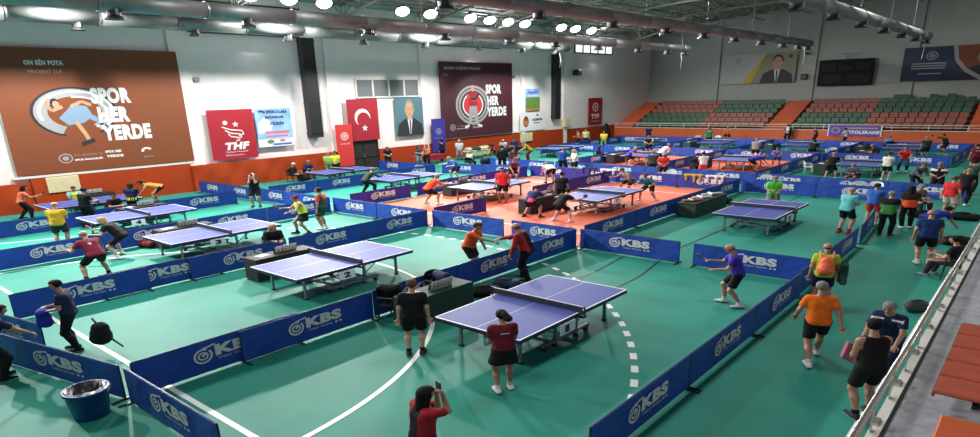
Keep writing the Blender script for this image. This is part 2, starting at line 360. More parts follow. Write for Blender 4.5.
    ob.location = (x, y, 0); ob.rotation_euler = (0, 0, math.radians(ang))
    tag(ob, label, 'person')
    e = .017
    # shirt
    hem = hip - up * (.05 if bot != 'k' else .0)
    def shirt_f(P):
        D = torso(P, e)
        D = np.maximum(D, plane(P, neck - up * .005, up))
        for a in arms:
            sh, el, wr, s = a
            if sl <= 0: continue
            if sl >= 1: A = arm(P, (sh, el, wr - unit(wr - el) * .02, s), e * .8); A = np.maximum(A, plane(P, wr - unit(wr - el) * .025, wr - el))
            else:
                A = cap(P, sh, el, .056 + e * .6, .056 + e * .5); A = np.maximum(A, plane(P, sh + (el - sh) * min(.9, sl + .15), el - sh))
            D = smin(D, A, .03)
        D = np.maximum(D, plane(P, hem - up * .03, -up))
        if sl <= 0:
            for s in (-1, 1): D = np.maximum(D, -cap(P, neck - up * .03 + rt * s * .20, neck - up * .16 + rt * s * .20, .075, .06))
        return D
    sm = [cmat('cloth_', shirt)]; mi = 0
    V, F = nets(shirt_f, lo, hi, res)
    cen = V[F].mean(1) - hip; lu, lf, lx = cen @ up, cen @ fw, cen @ rt; mi = np.zeros(len(F), int)
    def stripe(mask, col): sm.append(cmat('cloth_', col)); mi[mask] = len(sm) - 1
    if shirt in ('redblack',): stripe((np.abs(lx) < .10) & (lf < 0), 'black'); 
    if shirt == 'darkred': stripe((np.abs(lx) < .08) | (lu < .1), 'black')
    if shirt in ('navywhite', 'blackwhite'): stripe((lu > .445 if shirt == 'navywhite' else (lu > .38)) & (lu < .48) & (np.abs(lx) > .05) & (np.abs(lx) < (.30 if shirt != 'navywhite' else .21)), 'white')
    if shirt == 'blackred': stripe((lu > .22) & (lu < .36) & (np.abs(lx) < .09) & (lf < -.05), 'darkred')
    if shirt == 'navypink': stripe((lu < .12) & (lx > .02), 'pink')
    if shirt == 'redgreen': stripe((lu > .30) & (lx > -.05) | (np.abs(lx) > .2), 'orangered')
    if shirt == 'navyyellow': stripe((lu < .08) & (np.sin(lx * 90) > 0), 'neon')
    if shirt == 'bluelime': stripe(np.abs(lx) < .08, 'neon')
    if shirt == 'green2': stripe((lu > .30), 'black')
    if shirt == 'blackorange': stripe((lu < .22), 'orangered')
    if shirt == 'blackyellow': stripe((lx < -.17), 'neon')
    if shirt == 'blackwhite2': stripe((np.abs(lx) < .12) & (lf > 0), 'white')
    if shirt == 'mustard': stripe((lf > .04) & (lu < .3), 'maroon')
    if shirt == 'plum': stripe((lu < .2), 'navy')
    if shirt == 'greenwhite': stripe((lu < .2) | (np.abs(lx) > .2), 'darkgreen')
    if shirt == 'camo': stripe(np.sin(lx * 55) * np.sin(lu * 48) > .2, 'grey')
    if shirt == 'maroon': stripe((lf < -.06) & (np.abs(lx) < .07) & (np.abs(lu - .36) < .012), 'white')
    if shirt == 'maroon2': stripe((lf < -.05) & (np.hypot(lx + .03, lu - .33) < .035), 'white')
    np_mesh('shirt' if sl < 1 else 'jacket', [(V, F, mi)], sm, sc, ob)
    # lower clothing
    wst = hip + up * .03
    def bot_f(P):
        D = cap(P, hip - rt * .07, hip + rt * .07, .112 + e * .5, .112 + e * .5)
        if bot == 'k':
            lower = hip + v3(0, .03, -.26)
            D = smin(D, cap(P, hip - rt * .06, lower - rt * .09, .12, .15), .05); D = smin(D, cap(P, hip + rt * .06, lower + rt * .09, .12, .15), .05)
            D = np.maximum(D, plane(P, hip + v3(0, .03, -.30), v3(0, 0, -1)))
        else:
            for l in legs:
                hj, kn, an, s = l
                if bot == 's':
                    A = cap(P, hj, kn, .104, .092); A = np.maximum(A, plane(P, hj + (kn - hj) * .80, kn - hj))
                else:
                    A = leg(P, l, .018); A = np.maximum(A, plane(P, an + v3(0, 0, -.035), v3(0, 0, -1)))
                D = smin(D, A, .03)
        return np.maximum(D, plane(P, wst + up * .05, up))
    V, F = nets(bot_f, lo, hi, res)
    np_mesh({'s': 'shorts', 't': 'trousers', 'k': 'skirt'}[bot], [(V, F, 0)], [cmat('cloth_', bc)], sc, ob)
    for hj, kn, an, s in legs:
        toe = an + v3(s * .03, .15, -.055); heel = an - v3(0, .045, .045)
        def sf(P):
            D = smin(cap(P, heel, toe, .048, .040), cap(P, an - v3(0, .01, .01), an + v3(0, .05, -.04), .045, .042), .03)
            return np.maximum(D, plane(P, v3(0, 0, .004 + min(0, an[2] - .085)), v3(0, 0, -1)))
        V, F = nets(sf, np.minimum(heel, toe) - .07, np.maximum(an, toe) + .07, .012 if dist < 30 else .018)
        sole = (V[F].mean(1)[:, 2] < .022).astype(int)
        np_mesh('shoe', [(V, F, sole)], [cmat('cloth_', shoe), M['rubber'] if shoe in ('white', 'red') else M['white']], sc, ob)
        if pose != 'sit' and bot != 't' and dist < 40:
            def kf(P): return np.maximum(cap(P, an + (kn - an) * .02, an + (kn - an) * .22, .042, .050), plane(P, an + (kn - an) * .2, kn - an))
            V, F = nets(kf, np.minimum(an, an + (kn - an) * .3) - .06, np.maximum(an, an + (kn - an) * .3) + .06, .012)
            if dist < 30: np_mesh('sock', [(V, F, 0)], [cmat('cloth_', 'white' if shoe == 'white' else 'black')], sc, ob)
    # hair
    def hair_f(P):
        q = P - head; ly, lz, lx2 = q @ hf, q @ hu, q @ rt
        g = .012 if hair != 'bald' else .004
        D = cap(P, head + hu * .032 - hf * .024, head + hu * .034 + hf * .010, .080 + g, .078 + g)
        if hair == 'bald':
            D = np.maximum(D, np.maximum(ly + .020, lz - .012))
            return np.maximum(D, -lz - .045)
        front = np.minimum(np.maximum(ly - .035, 0) * 2 - (lz - .055), ly - .018)
        D = np.maximum(D, np.minimum(ly - .012, -(lz - .062)))
        D = np.maximum(D, -lz - .075)
        if hair in ('bob', 'long'):
            dn = .13 if hair == 'bob' else .26
            B = cap(P, head - hf * .035 + hu * .02, head - hf * .06 - hu * dn, .092, .062)
            B = np.minimum(B, np.minimum(cap(P, head - hf * .02 + rt * .06, head - hf * .03 + rt * .07 - hu * dn * .8, .045, .03), cap(P, head - hf * .02 - rt * .06, head - hf * .03 - rt * .07 - hu * dn * .8, .045, .03)))
            B = np.maximum(B, ly - .035)
            D = smin(D, B, .02)
        if hair == 'pony': D = smin(D, cap(P, head - hf * .12 + hu * .05 + rt * .02, head - hf * .17 + rt * .06 - hu * .03, .05, .065), .02)
        if hair == 'bun': D = smin(D, cap(P, head - hf * .10 + hu * .07, head - hf * .12 + hu * .06, .045, .045), .02)
        if hair == 'cap': D = np.minimum(D, np.maximum(cap(P, head + hu * .055 + hf * .05, head + hu * .045 + hf * .15, .06, .05), np.abs(lz - .05) - .008))
        return D
    V, F = nets(hair_f, head - v3(.17, .26, .36 if hair in ('bob', 'long') else .17), head + v3(.17, .24, .18), .011 if dist < 30 else .016)
    if len(F): np_mesh('cap' if hair == 'cap' else 'hair', [(V, F, 0)], [cmat('hair_', hc)], sc, ob)
    # where the right hand is, in world space
    Rz = Matrix.Rotation(math.radians(ang), 3, 'Z')
    def W(p): return Rz @ Vector((p[0] * sc[0], p[1] * sc[1], p[2] * sc[2])) + Vector((x, y, 0))
    return ob, W(grips[0][0]), W(grips[1][0]), W, dict(neck=neck, hip=hip, up=up, fw=fw, head=head, hf=hf, sc=sc)
def blob(name, caps_, m, scale, loc, rz, h=.02, k=.04, parent=None, cut=None):
    """soft object from blended round cones"""
    pts = np.array([p for c in caps_ for p in c[:2]], np.float32); r = max(max(c[2:]) for c in caps_)
    def f(P):
        D = None
        for a, b, r0, r1 in caps_:
            q = cap(P, v3(*a), v3(*b), r0, r1); D = q if D is None else smin(D, q, k)
        D = D + .008 * np.sin(P[..., 0] * 38) * np.sin(P[..., 1] * 33 + 1) * np.sin(P[..., 2] * 41)
        return np.maximum(D, plane(P, v3(0, 0, 0.004), v3(0, 0, -1))) if cut else D
    V, F = nets(f, pts.min(0) - r - .05, pts.max(0) + r + .05, h)
    o = np_mesh(name, [(V, F, 0)], [m], scale, parent); o.location = loc; o.rotation_euler = (0, 0, rz); return o
# ------------------------------------------------------------------ camera
cam = bpy.data.cameras.new('camera'); co = bpy.data.objects.new('camera', cam); C.objects.link(co)
cam.sensor_width = 36; cam.lens = 36 * 634.104 / 980; cam.shift_y = 100.0 / 980; cam.clip_end = 400; cam.clip_start = .05
r_, u_, f_ = (Vector(a) for a in ((0.75979, 0.64969, -0.0251), (-0.19801, 0.26799, 0.94285), (-0.61929, 0.7114, -0.33226)))
mw = Matrix((r_, u_, -f_)).transposed().to_4x4(); mw.translation = Vector((0, 0, 5.45)); co.matrix_world = mw
bpy.context.scene.camera = co

# ------------------------------------------------------------------ floor
LW, BY = -42.2, 82.0
mb = MB(); mb.box((-20, 36, -.1), (52, 100, .2), M['floor'])
def fline(pts, w, m, z=.006):
    for (x0, y0), (x1, y1) in zip(pts, pts[1:]):
        d = math.hypot(x1 - x0, y1 - y0); nx, ny = -(y1 - y0) / d * w / 2, (x1 - x0) / d * w / 2
        mb.add([(x0 - nx, y0 - ny, z), (x1 - nx, y1 - ny, z), (x1 + nx, y1 + ny, z), (x0 + nx, y0 + ny, z)], [(0, 1, 2, 3)], m)
def arc(cx, cy, r, a0, a1, n): return [(cx + r * math.cos(math.radians(a0 + (a1 - a0) * i / n)), cy + r * math.sin(math.radians(a0 + (a1 - a0) * i / n))) for i in range(n + 1)]
fline([(-41.5, 4.5), (-1.5, 4.6)], .12, M['line'])
fline(arc(-17.7, 4.4, 9.0, 0, 46, 24), .12, M['line']); fline(arc(-17.7, 4.4, 9.35, 70, 180, 40), .12, M['line'])
for i in range(0, 58, 1):
    a = 8 + i * 2.9; fline(arc(-17.65, 4.4, 13.7, a, a + 1.45, 2), .15, M['line'])
fline([(-10.35, 15.2), (-10.4, 17.5), (-10.65, 19.6)], .08, M['blackline']); fline([(-8.9, 15.0), (-8.95, 17.4), (-9.6, 21.0), (-9.55, 40)], .08, M['blackline']); fline([(-33.2, 6.5), (-32, 9.2)], .1, M['line']); fline([(-1.6, 4), (-1.6, 72)], .06, M['line'])
fline([(-13, 40), (-2, 40)], .06, M['line']); fline([(-34, 21), (-21, 21)], .06, M['line'])
struct(mb.build('floor'))
for k, (x0, x1, y0, y1, lab) in enumerate(((-27.3, -12.85, 19.75, 36.0, 'orange red floor mat under the two middle tables of the second row'), (-27.3, -13.2, 39.5, 53.6, 'orange red floor mat under the far middle tables'))):
    mb = MB(); mb.box(((x0 + x1) / 2, (y0 + y1) / 2, .006), (x1 - x0, y1 - y0, .012), M['redmat']); ymid = (y0 + y1) / 2
    for yy in (y0 + 2, ymid + 6): mb.add([(x0 + .4, yy, .0135), (x1 - .4, yy, .0135), (x1 - .4, yy + .08, .0135), (x0 + .4, yy + .08, .0135)], [(0, 1, 2, 3)], M['line'])
    tag(mb.build('floor_mat'), lab, 'floor mat')

# ------------------------------------------------------------------ shell
def prof(x):
    P = [(-42.6, 11.9), (-37, 13.0), (-28, 13.7), (-19, 14.0), (-8, 14.1), (6, 14.0)]
    for (a, za), (b, zb) in zip(P, P[1:]):
        if x <= b: return za + (zb - za) * (x - a) / (b - a)
    return 14
mb = MB()
mb.box((LW - .3, 36, 6.25), (.6, 100, 12.5), M['wall'])
struct(mb.build('wall_left'))
for y, w in ((19.7, 1.15), (31.0, 1.1), (40.35, .6), (54.4, .6), (62.0, .7)):
    mb = MB(); mb.box((LW + .06, y, 5.9 + .0), (.30, w, 11.6), M['wall']); struct(mb.build('wall_left_pillar'))
mb = MB(); mb.box((-20, BY + .3, 7.5), (52, .6, 15), M['backwall'])
for x in (-33.3, -22.3, -12.7, -4.0): mb.box((x, BY - .06, 7.5), (.9, .3, 15), M['backwall'])
for z in (5.5,): mb.box((-20, BY - .02, z - 2.2), (48, .12, .08), M['backwall'])
struct(mb.build('wall_back'))
mb = MB(); xs = [-42.6, -37, -28, -19, -8, 6]
for a, b in zip(xs, xs[1:]): mb.add([(a, -14, prof(a)), (b, -14, prof(b)), (b, BY, prof(b)), (a, BY, prof(a)), (a, -14, prof(a) + .2), (b, -14, prof(b) + .2), (b, BY, prof(b) + .2), (a, BY, prof(a) + .2)], [(0, 3, 2, 1), (4, 5, 6, 7), (0, 1, 5, 4), (3, 7, 6, 2)], M['ceiling'])
for i in range(62):
    x = -42 + i * .78; mb.box((x, 34, prof(x) - .04), (.07, 96, .07), M['ceiling'])
struct(mb.build('ceiling'))
for j, y in enumerate((-2, 6.5, 15, 23.5, 32, 40.5, 49, 57.5, 66, 74.5)):     # lattice roof girders across the hall
    mb = MB(); n = 30; X = [-42 + 48 * i / n for i in range(n + 1)]
    for i in range(n):
        a, b = X[i], X[i + 1]; za, zb = prof(a) - .12, prof(b) - .12; dp = .95
        mb.tube((a, y - .3, za), (b, y - .3, zb), .07, M['truss'], 6); mb.tube((a, y + .3, za), (b, y + .3, zb), .07, M['truss'], 6)
        mb.tube((a, y, za - dp), (b, y, zb - dp), .09, M['truss'], 6)
        m_ = (a + b) / 2; zm = (za + zb) / 2
        for s in (-.3, .3):
            mb.tube((a, y + s, za), (m_, y, zm - dp), .04, M['truss'], 5); mb.tube((m_, y, zm - dp), (b, y + s, zb), .04, M['truss'], 5)
    struct(mb.build('ceiling_truss'))
for j in range(9):
    x = -38 + j * 5.1
    mb = MB(); y = -8
    while y < 80:
        mb.tube((x, y, prof(x) - .25), (x, y + 4.25, prof(x) - .25), .05, M['trussdark'], 5); mb.tube((x, y, prof(x) - .95), (x, y + 4.25, prof(x) - .95), .05, M['truss'], 5)
        mb.tube((x, y, prof(x) - .25), (x, y + 2.1, prof(x) - .95), .03, M['truss'], 5); mb.tube((x, y + 2.1, prof(x) - .95), (x, y + 4.25, prof(x) - .25), .03, M['truss'], 5); y += 4.25
    struct(mb.build('ceiling_purlin'))
# windows of the left wall
def window(n, y0, y1, z0, z1, k, gm, fm):
    mb = MB(); mb.box((LW + .02, (y0 + y1) / 2, (z0 + z1) / 2), (.06, y1 - y0, z1 - z0), gm); o = struct(mb.build('window_%d' % n))
    mb = MB()
    for i in range(k + 1): mb.box((LW + .06, y0 + (y1 - y0) * i / k, (z0 + z1) / 2), (.12, .14, z1 - z0), fm)
    for z in (z0, z1): mb.box((LW + .06, (y0 + y1) / 2, z), (.12, y1 - y0 + .14, .1), fm)
    mb.build('window_frame', o)
window(1, 33.2, 39.9, 5.52, 6.86, 4, M['glass'], M['trim'])
window(2, 42.3, 50.9, 9.65, 11.45, 5, M['day'], M['frame']); window(3, 63.9, 71.9, 9.65, 11.5, 5, M['day'], M['frame']); window(4, 20.6, 28.8, 9.65, 11.45, 5, M['day'], M['frame'])
mb = MB(); mb.box((LW + .05, 33.5, 1.2), (.1, 2.75, 2.4), M['glassdark']); dr = struct(mb.build('door_1'))
mb = MB()
for y in (32.15, 33.5, 34.85): mb.box((LW + .1, y, 1.2), (.14, .1, 2.4), M['frame'])
mb.box((LW + .1, 33.5, 2.4), (.14, 2.8, .1), M['frame']); mb.box((LW + .1, 33.5, 1.0), (.12, 2.7, .06), M['frame']); mb.build('door_frame', dr)
mb = MB(); mb.tube((LW + .2, 33.35, .95), (LW + .2, 33.35, 1.25), .03, M['steel'], 6); mb.build('door_handle', dr)
mb = MB(); mb.box((LW + .12, 14.5, 1.84), (.26, 9.9, .12), M['trim']); mb.box((LW + .12, 47.5, 1.8), (.26, 12.3, .12), M['trim']); struct(mb.build('trim_1'))
# orange padding, section by section
def pad(y0, y1, h, lab, wave=0.0, out=.18):
    nx = max(2, int((y1 - y0) / .3)); nz = 8; vs = []; fs = []
    for i in range(nx + 1):
        for k in range(nz + 1):
            y = y0 + (y1 - y0) * i / nx; z = h * k / nz
            d = out + wave * (.5 * math.sin(y * 2.1 + z * 1.3) + .5 * math.sin(y * 4.3 - z * 2)) * math.sin(PI * min(1, .15 + k / nz * .85))
            vs.append((LW + d, y, z))
    for i in range(nx):
        for k in range(nz): a = i * (nz + 1) + k; fs.append((a, a + nz + 1, a + nz + 2, a + 1))
    mb = MB(); mb.add(vs, fs, M['pad']); mb.add([(LW + .02, y0, 0), (LW + .02, y1, 0), (LW + .02, y1, h), (LW + .02, y0, h)], [(3, 2, 1, 0)], M['pad'])
    mb.add([(LW + .02, y0, h), (LW + .02, y1, h), (LW + out, y1, h), (LW + out, y0, h)], [(0, 3, 2, 1)], M['pad'])
    for y in (y0, y1): mb.add([(LW + .02, y, 0), (LW + out, y, 0), (LW + out, y, h), (LW + .02, y, h)], [(0, 1, 2, 3)], M['pad'])
    tag(mb.build('wall_padding', smooth=True), lab, 'wall padding')
pad(-3, 10.3, 1.55, 'loose orange sheet hanging on the wall at the far left edge', .14, .34)
pad(10.35, 19.2, 1.76, 'orange wall padding under the big brown banner', 0, .26)
pad(19.2, 31.9, 1.62, 'creased orange sheet under the red flag and the light blue poster', .12, .40)
pad(35.0, 42.0, 1.5, 'orange wall padding between the dark doorway and the blue pennant')
pad(42.05, 53.5, 1.72, 'orange wall padding under the dark maroon banner')
pad(53.55, 62.0, 1.68, 'orange wall padding under the small white sign')
pad(62.05, 72.9, 1.58, 'orange wall padding next to the far corner')
for y, w, z, lab in ((11.85, 1.62, 1.32, 'large beige padded board under the brown banner'), (54.75, 1.95, 1.2, 'small beige padded board under the white sign')):
    mb = MB(); mb.box((LW + .26, y, z), (.14, w, .86), M['beige'], bev=.03)
    F = Flat((LW + .34, y, z), (0, 1, 0), (0, 0, 1), mb); F.ring(0, .05, .14, .12, .2, M['trim'], 1)
    tag(mb.build('wall_board'), lab, 'board')

# ------------------------------------------------------------------ banners on the left wall
def wallflat(y0, z0, y1, z1, m, d=.24, th=.04):
    mb = MB(); mb.box((LW + d, (y0 + y1) / 2, (z0 + z1) / 2), (th, y1 - y0, z1 - z0), m)
    return Flat((LW + d + th / 2, y0, z0), (0, 1, 0), (0, 0, 1), mb), y1 - y0, z1 - z0
def done(F, name, lab, cat): return tag(F.mb.build(name), lab, cat)
F, w, h = wallflat(9.8, 1.94, 19.5, 8.44, M['brown'])
F.text('ON BİN POTA', .085 * w + .75, .865 * h, 1.85, .32, M['bwhite'], bold=True); F.text('PROJESİ İLE', .085 * w + .85, .795 * h, 1.6, .28, M['bgrey'])
F.text('SPOR', .455 * w, .555 * h, 2.15, .86, M['bwhite'], 3, True); F.text('HER', .475 * w, .395 * h, 1.7, .86, M['bwhite'], 3, True); F.text('YERDE', .475 * w, .24 * h, 2.75, .86, M['bwhite'], 3, True)
F.ring(.36 * w, .49 * h, 2.15, 1.3, .36, M['bgrey'], 1, -55, 245); F.ring(.36 * w, .49 * h, 2.2, 1.34, .07, M['bdark'], 2, -60, 250); F.ring(.37 * w, .49 * h, 1.95, 1.15, .08, M['bwhite'], 2, -50, 200); F.ring(.38 * w, .48 * h, 1.5, .9, .08, M['bwhite'], 2, -60, 100)
F.poly([(2.6, 2.9), (3.4, 3.6), (4.1, 3.5), (4.35, 2.95), (3.8, 2.6), (3.0, 2.5)], M['jeans'], 3)      # leaping figure: trunk, head, arms, legs
F.disc(2.55, 3.7, .22, .24, M['bdark'], 4); F.disc(2.6, 3.62, .17, .19, M['skinp'], 5); F.stroke([(2.9, 3.5), (2.35, 3.3), (2.1, 3.65), (2.3, 3.95)], .17, M['skinp'], 4)
F.stroke([(3.3, 3.5), (3.9, 3.75), (4.35, 3.55)], .16, M['skinp'], 4); F.stroke([(3.9, 3.1), (4.5, 2.75), (5.0, 2.2)], .28, M['jeans'], 2); F.stroke([(4.95, 2.25), (5.15, 2.0)], .3, M['bdark'], 2)
F.stroke([(3.4, 2.7), (3.75, 2.0), (3.85, 1.7)], .22, M['skinp'], 4); F.stroke([(3.45, 1.45), (4.15, 1.65)], .22, M['bdark'], 4)
F.ring(.255 * w, .115 * h, .36, .26, .2, M['bgrey'], 1); F.disc(.255 * w, .115 * h, .16, .12, M['bgrey'], 1); F.text('T.C. GENÇLİK VE', .30 * w, .125 * h, 1.5, .14, M['bgrey']); F.text('SPOR BAKANLIĞI', .30 * w, .088 * h, 1.5, .14, M['bwhite'], bold=True)
F.text('SPOR HER', .47 * w, .135 * h, .9, .14, M['bwhite'], bold=True); F.text('YERDE', .47 * w, .095 * h, .95, .14, M['bwhite'], bold=True); F.ring(.71 * w, .13 * h, .32, .2, .5, M['bwhite'], 1, 20, 200); F.text('BASKETBOL', .685 * w, .07 * h, .6, .09, M['bgrey'])
done(F, 'wall_banner', 'huge rust brown banner with white lettering and a leaping figure', 'banner')
def emblem(F, x, y, r, m, l=2): F.ring(x, y, r, r * .8, .18, m, l); F.ring(x, y, r * .55, r * .42, .3, m, l); F.star(x, y, r * .32, r * .28, m, l)
def cloth(F, w, h): pass
F, w, h = wallflat(20.75, 1.8, 24.0, 4.98, M['bred'], .30)
F.disc(.36 * w, .74 * h, .17, .13, M['bwhite'], 2); F.star(.58 * w, .70 * h, .26, .2, M['bwhite'])
for k in range(3): F.stroke([(.28 * w + k * .18, (.66 - .07 * k) * h), (.45 * w, (.60 - .07 * k) * h), (.70 * w - k * .12, (.57 - .07 * k) * h), (.74 * w - k * .18, (.50 - .06 * k) * h), (.62 * w - k * .12, (.47 - .05 * k) * h)], .07, M['bwhite'], 2)
F.text('THF', .26 * w, .19 * h, 1.75, .48, M['bwhite'], bold=True, slant=.08); F.text('Türkiye Hentbol', .28 * w, .125 * h, 1.6, .13, M['bwhite']); F.text('Federasyonu', .28 * w, .06 * h, 1.3, .13, M['bwhite'])
done(F, 'wall_flag', 'crimson hanging flag with white star, ball and three big letters', 'flag')
F, w, h = wallflat(24.15, 2.4, 26.95, 4.98, M['skyblue'], .30)
F.rect(0, 0, w, .2 * h, M['bwhite'], 1); F.poly([(.1, .9), (1.0, 1.0), (1.3, 1.5), (.7, 2.0), (.15, 1.6)], M['bwhite'], 1)
F.text('TÜM SPORCULARA', .08 * w, .86 * h, 2.3, .26, M['navyb'], bold=True); F.text('BAŞARILAR', .26 * w, .71 * h, 1.5, .25, M['navyb'], bold=True); F.text('DİLERİM', .38 * w, .56 * h, 1.1, .24, M['navyb'], bold=True)
F.rect(.22 * w, .33 * h, 1.9, .2, M['pink'], 2); F.rect(.24 * w, .25 * h, 1.7, .12, M['pink'], 2); F.disc(.34 * w, .13 * h, .28, .14, M['pgreen'], 2); F.disc(.68 * w, .15 * h, .24, .1, M['orangep'], 2); F.rect(.4 * w, .03 * h, 1.5, .13, M['bblue2'], 2)
done(F, 'wall_poster', 'light blue poster with dark lettering beside the crimson flag', 'poster')
F, w, h = wallflat(30.55, .48, 32.1, 3.6, M['bred2'], .50)
emblem(F, .5 * w, .72 * h, .36, M['bwhite']); F.text('GENÇLİK', .22 * w, .52 * h, .9, .14, M['bwhite'])
done(F, 'wall_pennant', 'tall bright red pennant with a white emblem beside the doorway', 'pennant')
F, w, h = wallflat(31.95, 2.28, 35.0, 5.4, M['bred'], .32)
F.disc(.47 * w, .56 * h, .78, .66, M['bwhite'], 1); F.disc(.50 * w, .50 * h, .66, .58, M['bred'], 2); F.star(.52 * w, .30 * h, .33, .28, M['bwhite'], 3)
done(F, 'national_flag', 'red national flag with white crescent and star above the doorway', 'flag')
def portrait(F, x, y, s, suit, hair, skin, tie, W_=1.5, l=2):
    """head and shoulders, printed flat"""
    X = lambda a: x + a * s * W_; Y = lambda b: y + b * s
    F.poly([(X(-.95), Y(0)), (X(.95), Y(0)), (X(.85), Y(.55)), (X(.35), Y(.85)), (X(-.35), Y(.85)), (X(-.8), Y(.6))], suit, l)
    F.poly([(X(-.17), Y(.85)), (X(.17), Y(.85)), (X(.05), Y(.1)), (X(-.05), Y(.1))], M['bwhite'], l + 1); F.poly([(X(-.05), Y(.78)), (X(.05), Y(.78)), (X(.05), Y(.15)), (X(-.03), Y(.1))], tie, l + 2)
    F.poly([(X(-.15), Y(.8)), (X(.15), Y(.8)), (X(.13), Y(1.1)), (X(-.13), Y(1.1))], skin, l + 2)
    F.disc(X(0), Y(1.36), .33 * s * W_, .44 * s, hair, l + 2); F.disc(X(-.01), Y(1.27), .28 * s * W_, .38 * s, skin, l + 3); F.disc(X(-.31), Y(1.27), .05 * s * W_, .09 * s, skin, l + 2)
    F.disc(X(.31), Y(1.27), .05 * s * W_, .09 * s, skin, l + 2)
    for q in (-.11, .11): F.disc(X(q), Y(1.33), .045 * s * W_, .025 * s, M['bdark'], l + 4); F.rect(X(q) - .07 * s * W_, Y(1.40), .14 * s * W_, .025 * s, hair, l + 4)
    F.poly([(X(-.03), Y(1.14)), (X(.03), Y(1.14)), (X(0), Y(1.32))], M['orangep'], l + 4); F.rect(X(-.09), Y(1.05), .18 * s * W_, .025 * s, M['brown'], l + 4)
F, w, h = wallflat(36.9, 2.35, 40.05, 5.42, M['tealp'], .26)
portrait(F, .5 * w, 0, 1.62, M['bdark'], M['olivep'], M['skinp'], M['navyb'], 1.0)
done(F, 'wall_portrait', 'portrait of a man in a dark suit on a teal background', 'portrait')
F, w, h = wallflat(40.78, .75, 42.45, 3.6, M['indigo'], .50)
emblem(F, .5 * w, .62 * h, .34, M['bgrey']); F.text('GENÇLİK', .22 * w, .40 * h, .95, .14, M['bgrey'])
done(F, 'wall_pennant', 'tall indigo pennant with a pale emblem left of the maroon banner', 'pennant')
F, w, h = wallflat(42.2, 1.82, 52.35, 8.33, M['maroonb'], .34)
F.text('ANTRENÖR EĞİTİM PROGRAMI', .05 * w, .90 * h, 4.9, .3, M['bgrey'], bold=True); F.text('İLE', .05 * w, .82 * h, .5, .24, M['bgrey'])
F.text('SPOR', .60 * w, .575 * h, 2.3, .85, M['bwhite'], 5, True); F.text('HER', .62 * w, .415 * h, 1.7, .85, M['bwhite'], 5, True); F.text('YERDE', .61 * w, .26 * h, 2.95, .85, M['bwhite'], 5, True)
cx, cy = .42 * w, .43 * h
F.ring(cx, cy, 2.35, 1.72, .12, M['bgrey'], 1); F.ring(cx, cy, 1.95, 1.42, .12, M['bgrey'], 1); F.ring(cx, cy, 1.45, 1.08, .12, M['bwhite'], 2); F.disc(cx, cy, 1.25, .92, M['bred2'], 1)
F.poly([(cx - .55, cy - .1), (cx + .55, cy - .1), (cx + .75, cy + 1.1), (cx - .75, cy + 1.1)], M['bred'], 3); F.disc(cx, cy + 1.45, .26, .28, M['skinp'], 4)   # standing coach with folded arms
F.poly([(cx - .5, cy - .1), (cx + .5, cy - .1), (cx + .75, cy - 1.7), (cx + .3, cy - 1.7), (cx, cy - .7), (cx - .3, cy - 1.7), (cx - .75, cy - 1.7)], M['bgrey'], 3); F.stroke([(cx - .75, cy + .9), (cx - .2, cy + .45), (cx + .6, cy + .4)], .24, M['bred2'], 4)
F.stroke([(cx + .8, cy + .9), (cx + .3, cy + .5), (cx - .4, cy + .55)], .22, M['bdark'], 5); F.stroke([(cx - 1.2, cy - 1.95), (cx - .6, cy - 1.8)], .22, M['bwhite'], 4); F.stroke([(cx + .6, cy - 1.8), (cx + 1.2, cy - 1.95)], .22, M['bwhite'], 4)
emblem(F, .14 * w, .14 * h, .36, M['bgrey']); F.text('T.C. GENÇLİK VE', .19 * w, .145 * h, 1.7, .15, M['bgrey']); F.text('SPOR BAKANLIĞI', .19 * w, .11 * h, 1.7, .14, M['bgrey'], bold=True); F.text('SPOR HER', .40 * w, .15 * h, 1.0, .15, M['bgrey'], bold=True); F.text('YERDE', .40 * w, .11 * h, 1.1, .15, M['bgrey'], bold=True)
done(F, 'wall_banner', 'large dark maroon banner with a red figure inside rings', 'banner')
F, w, h = wallflat(54.65, 3.78, 57.1, 5.95, M['skyblue'], .24); F.rect(0, 0, w, .62 * h, M['pgreen'], 1); F.rect(.3, .8 * h, 1.8, .14, M['bblue2'], 2); F.rect(.4, .66 * h, 1.7, .1, M['bwhite'], 2); F.rect(.1, .03, 2.2, .18, M['orangep'], 2)
done(F, 'wall_poster', 'small blue and green landscape poster above the white sign', 'poster')
F, w, h = wallflat(53.7, 1.82, 58.2, 3.66, M['bwhite'], .24)
F.disc(.22 * w, .5 * h, .48, .55, M['brown'], 1); F.disc(.22 * w, .5 * h, .3, .38, M['orangep'], 2); F.disc(.22 * w, .62 * h, .14, .18, M['bdark'], 3); F.text('OLİMPİK', .45 * w, .52 * h, 1.9, .28, M['bdark'], bold=True); F.rect(.52 * w, .38 * h, 1.0, .1, M['bred'], 2); F.rect(.62 * w, .78 * h, .3, .16, M['bdark'], 2)
done(F, 'wall_sign', 'white sign with a brown round emblem beside the maroon banner', 'sign')
F, w, h = wallflat(66.7, 1.8, 69.7, 4.82, M['bred'], .24); F.ring(.5 * w, .66 * h, .62, .48, .22, M['bwhite'], 1); F.star(.5 * w, .66 * h, .3, .26, M['bwhite'], 2); F.text('TYF', .2 * w, .24 * h, 1.8, .5, M['bwhite'], bold=True); F.rect(.22 * w, .12 * h, 1.7, .1, M['bgrey'], 2)
done(F, 'wall_flag', 'red flag with three white letters near the far corner', 'flag')
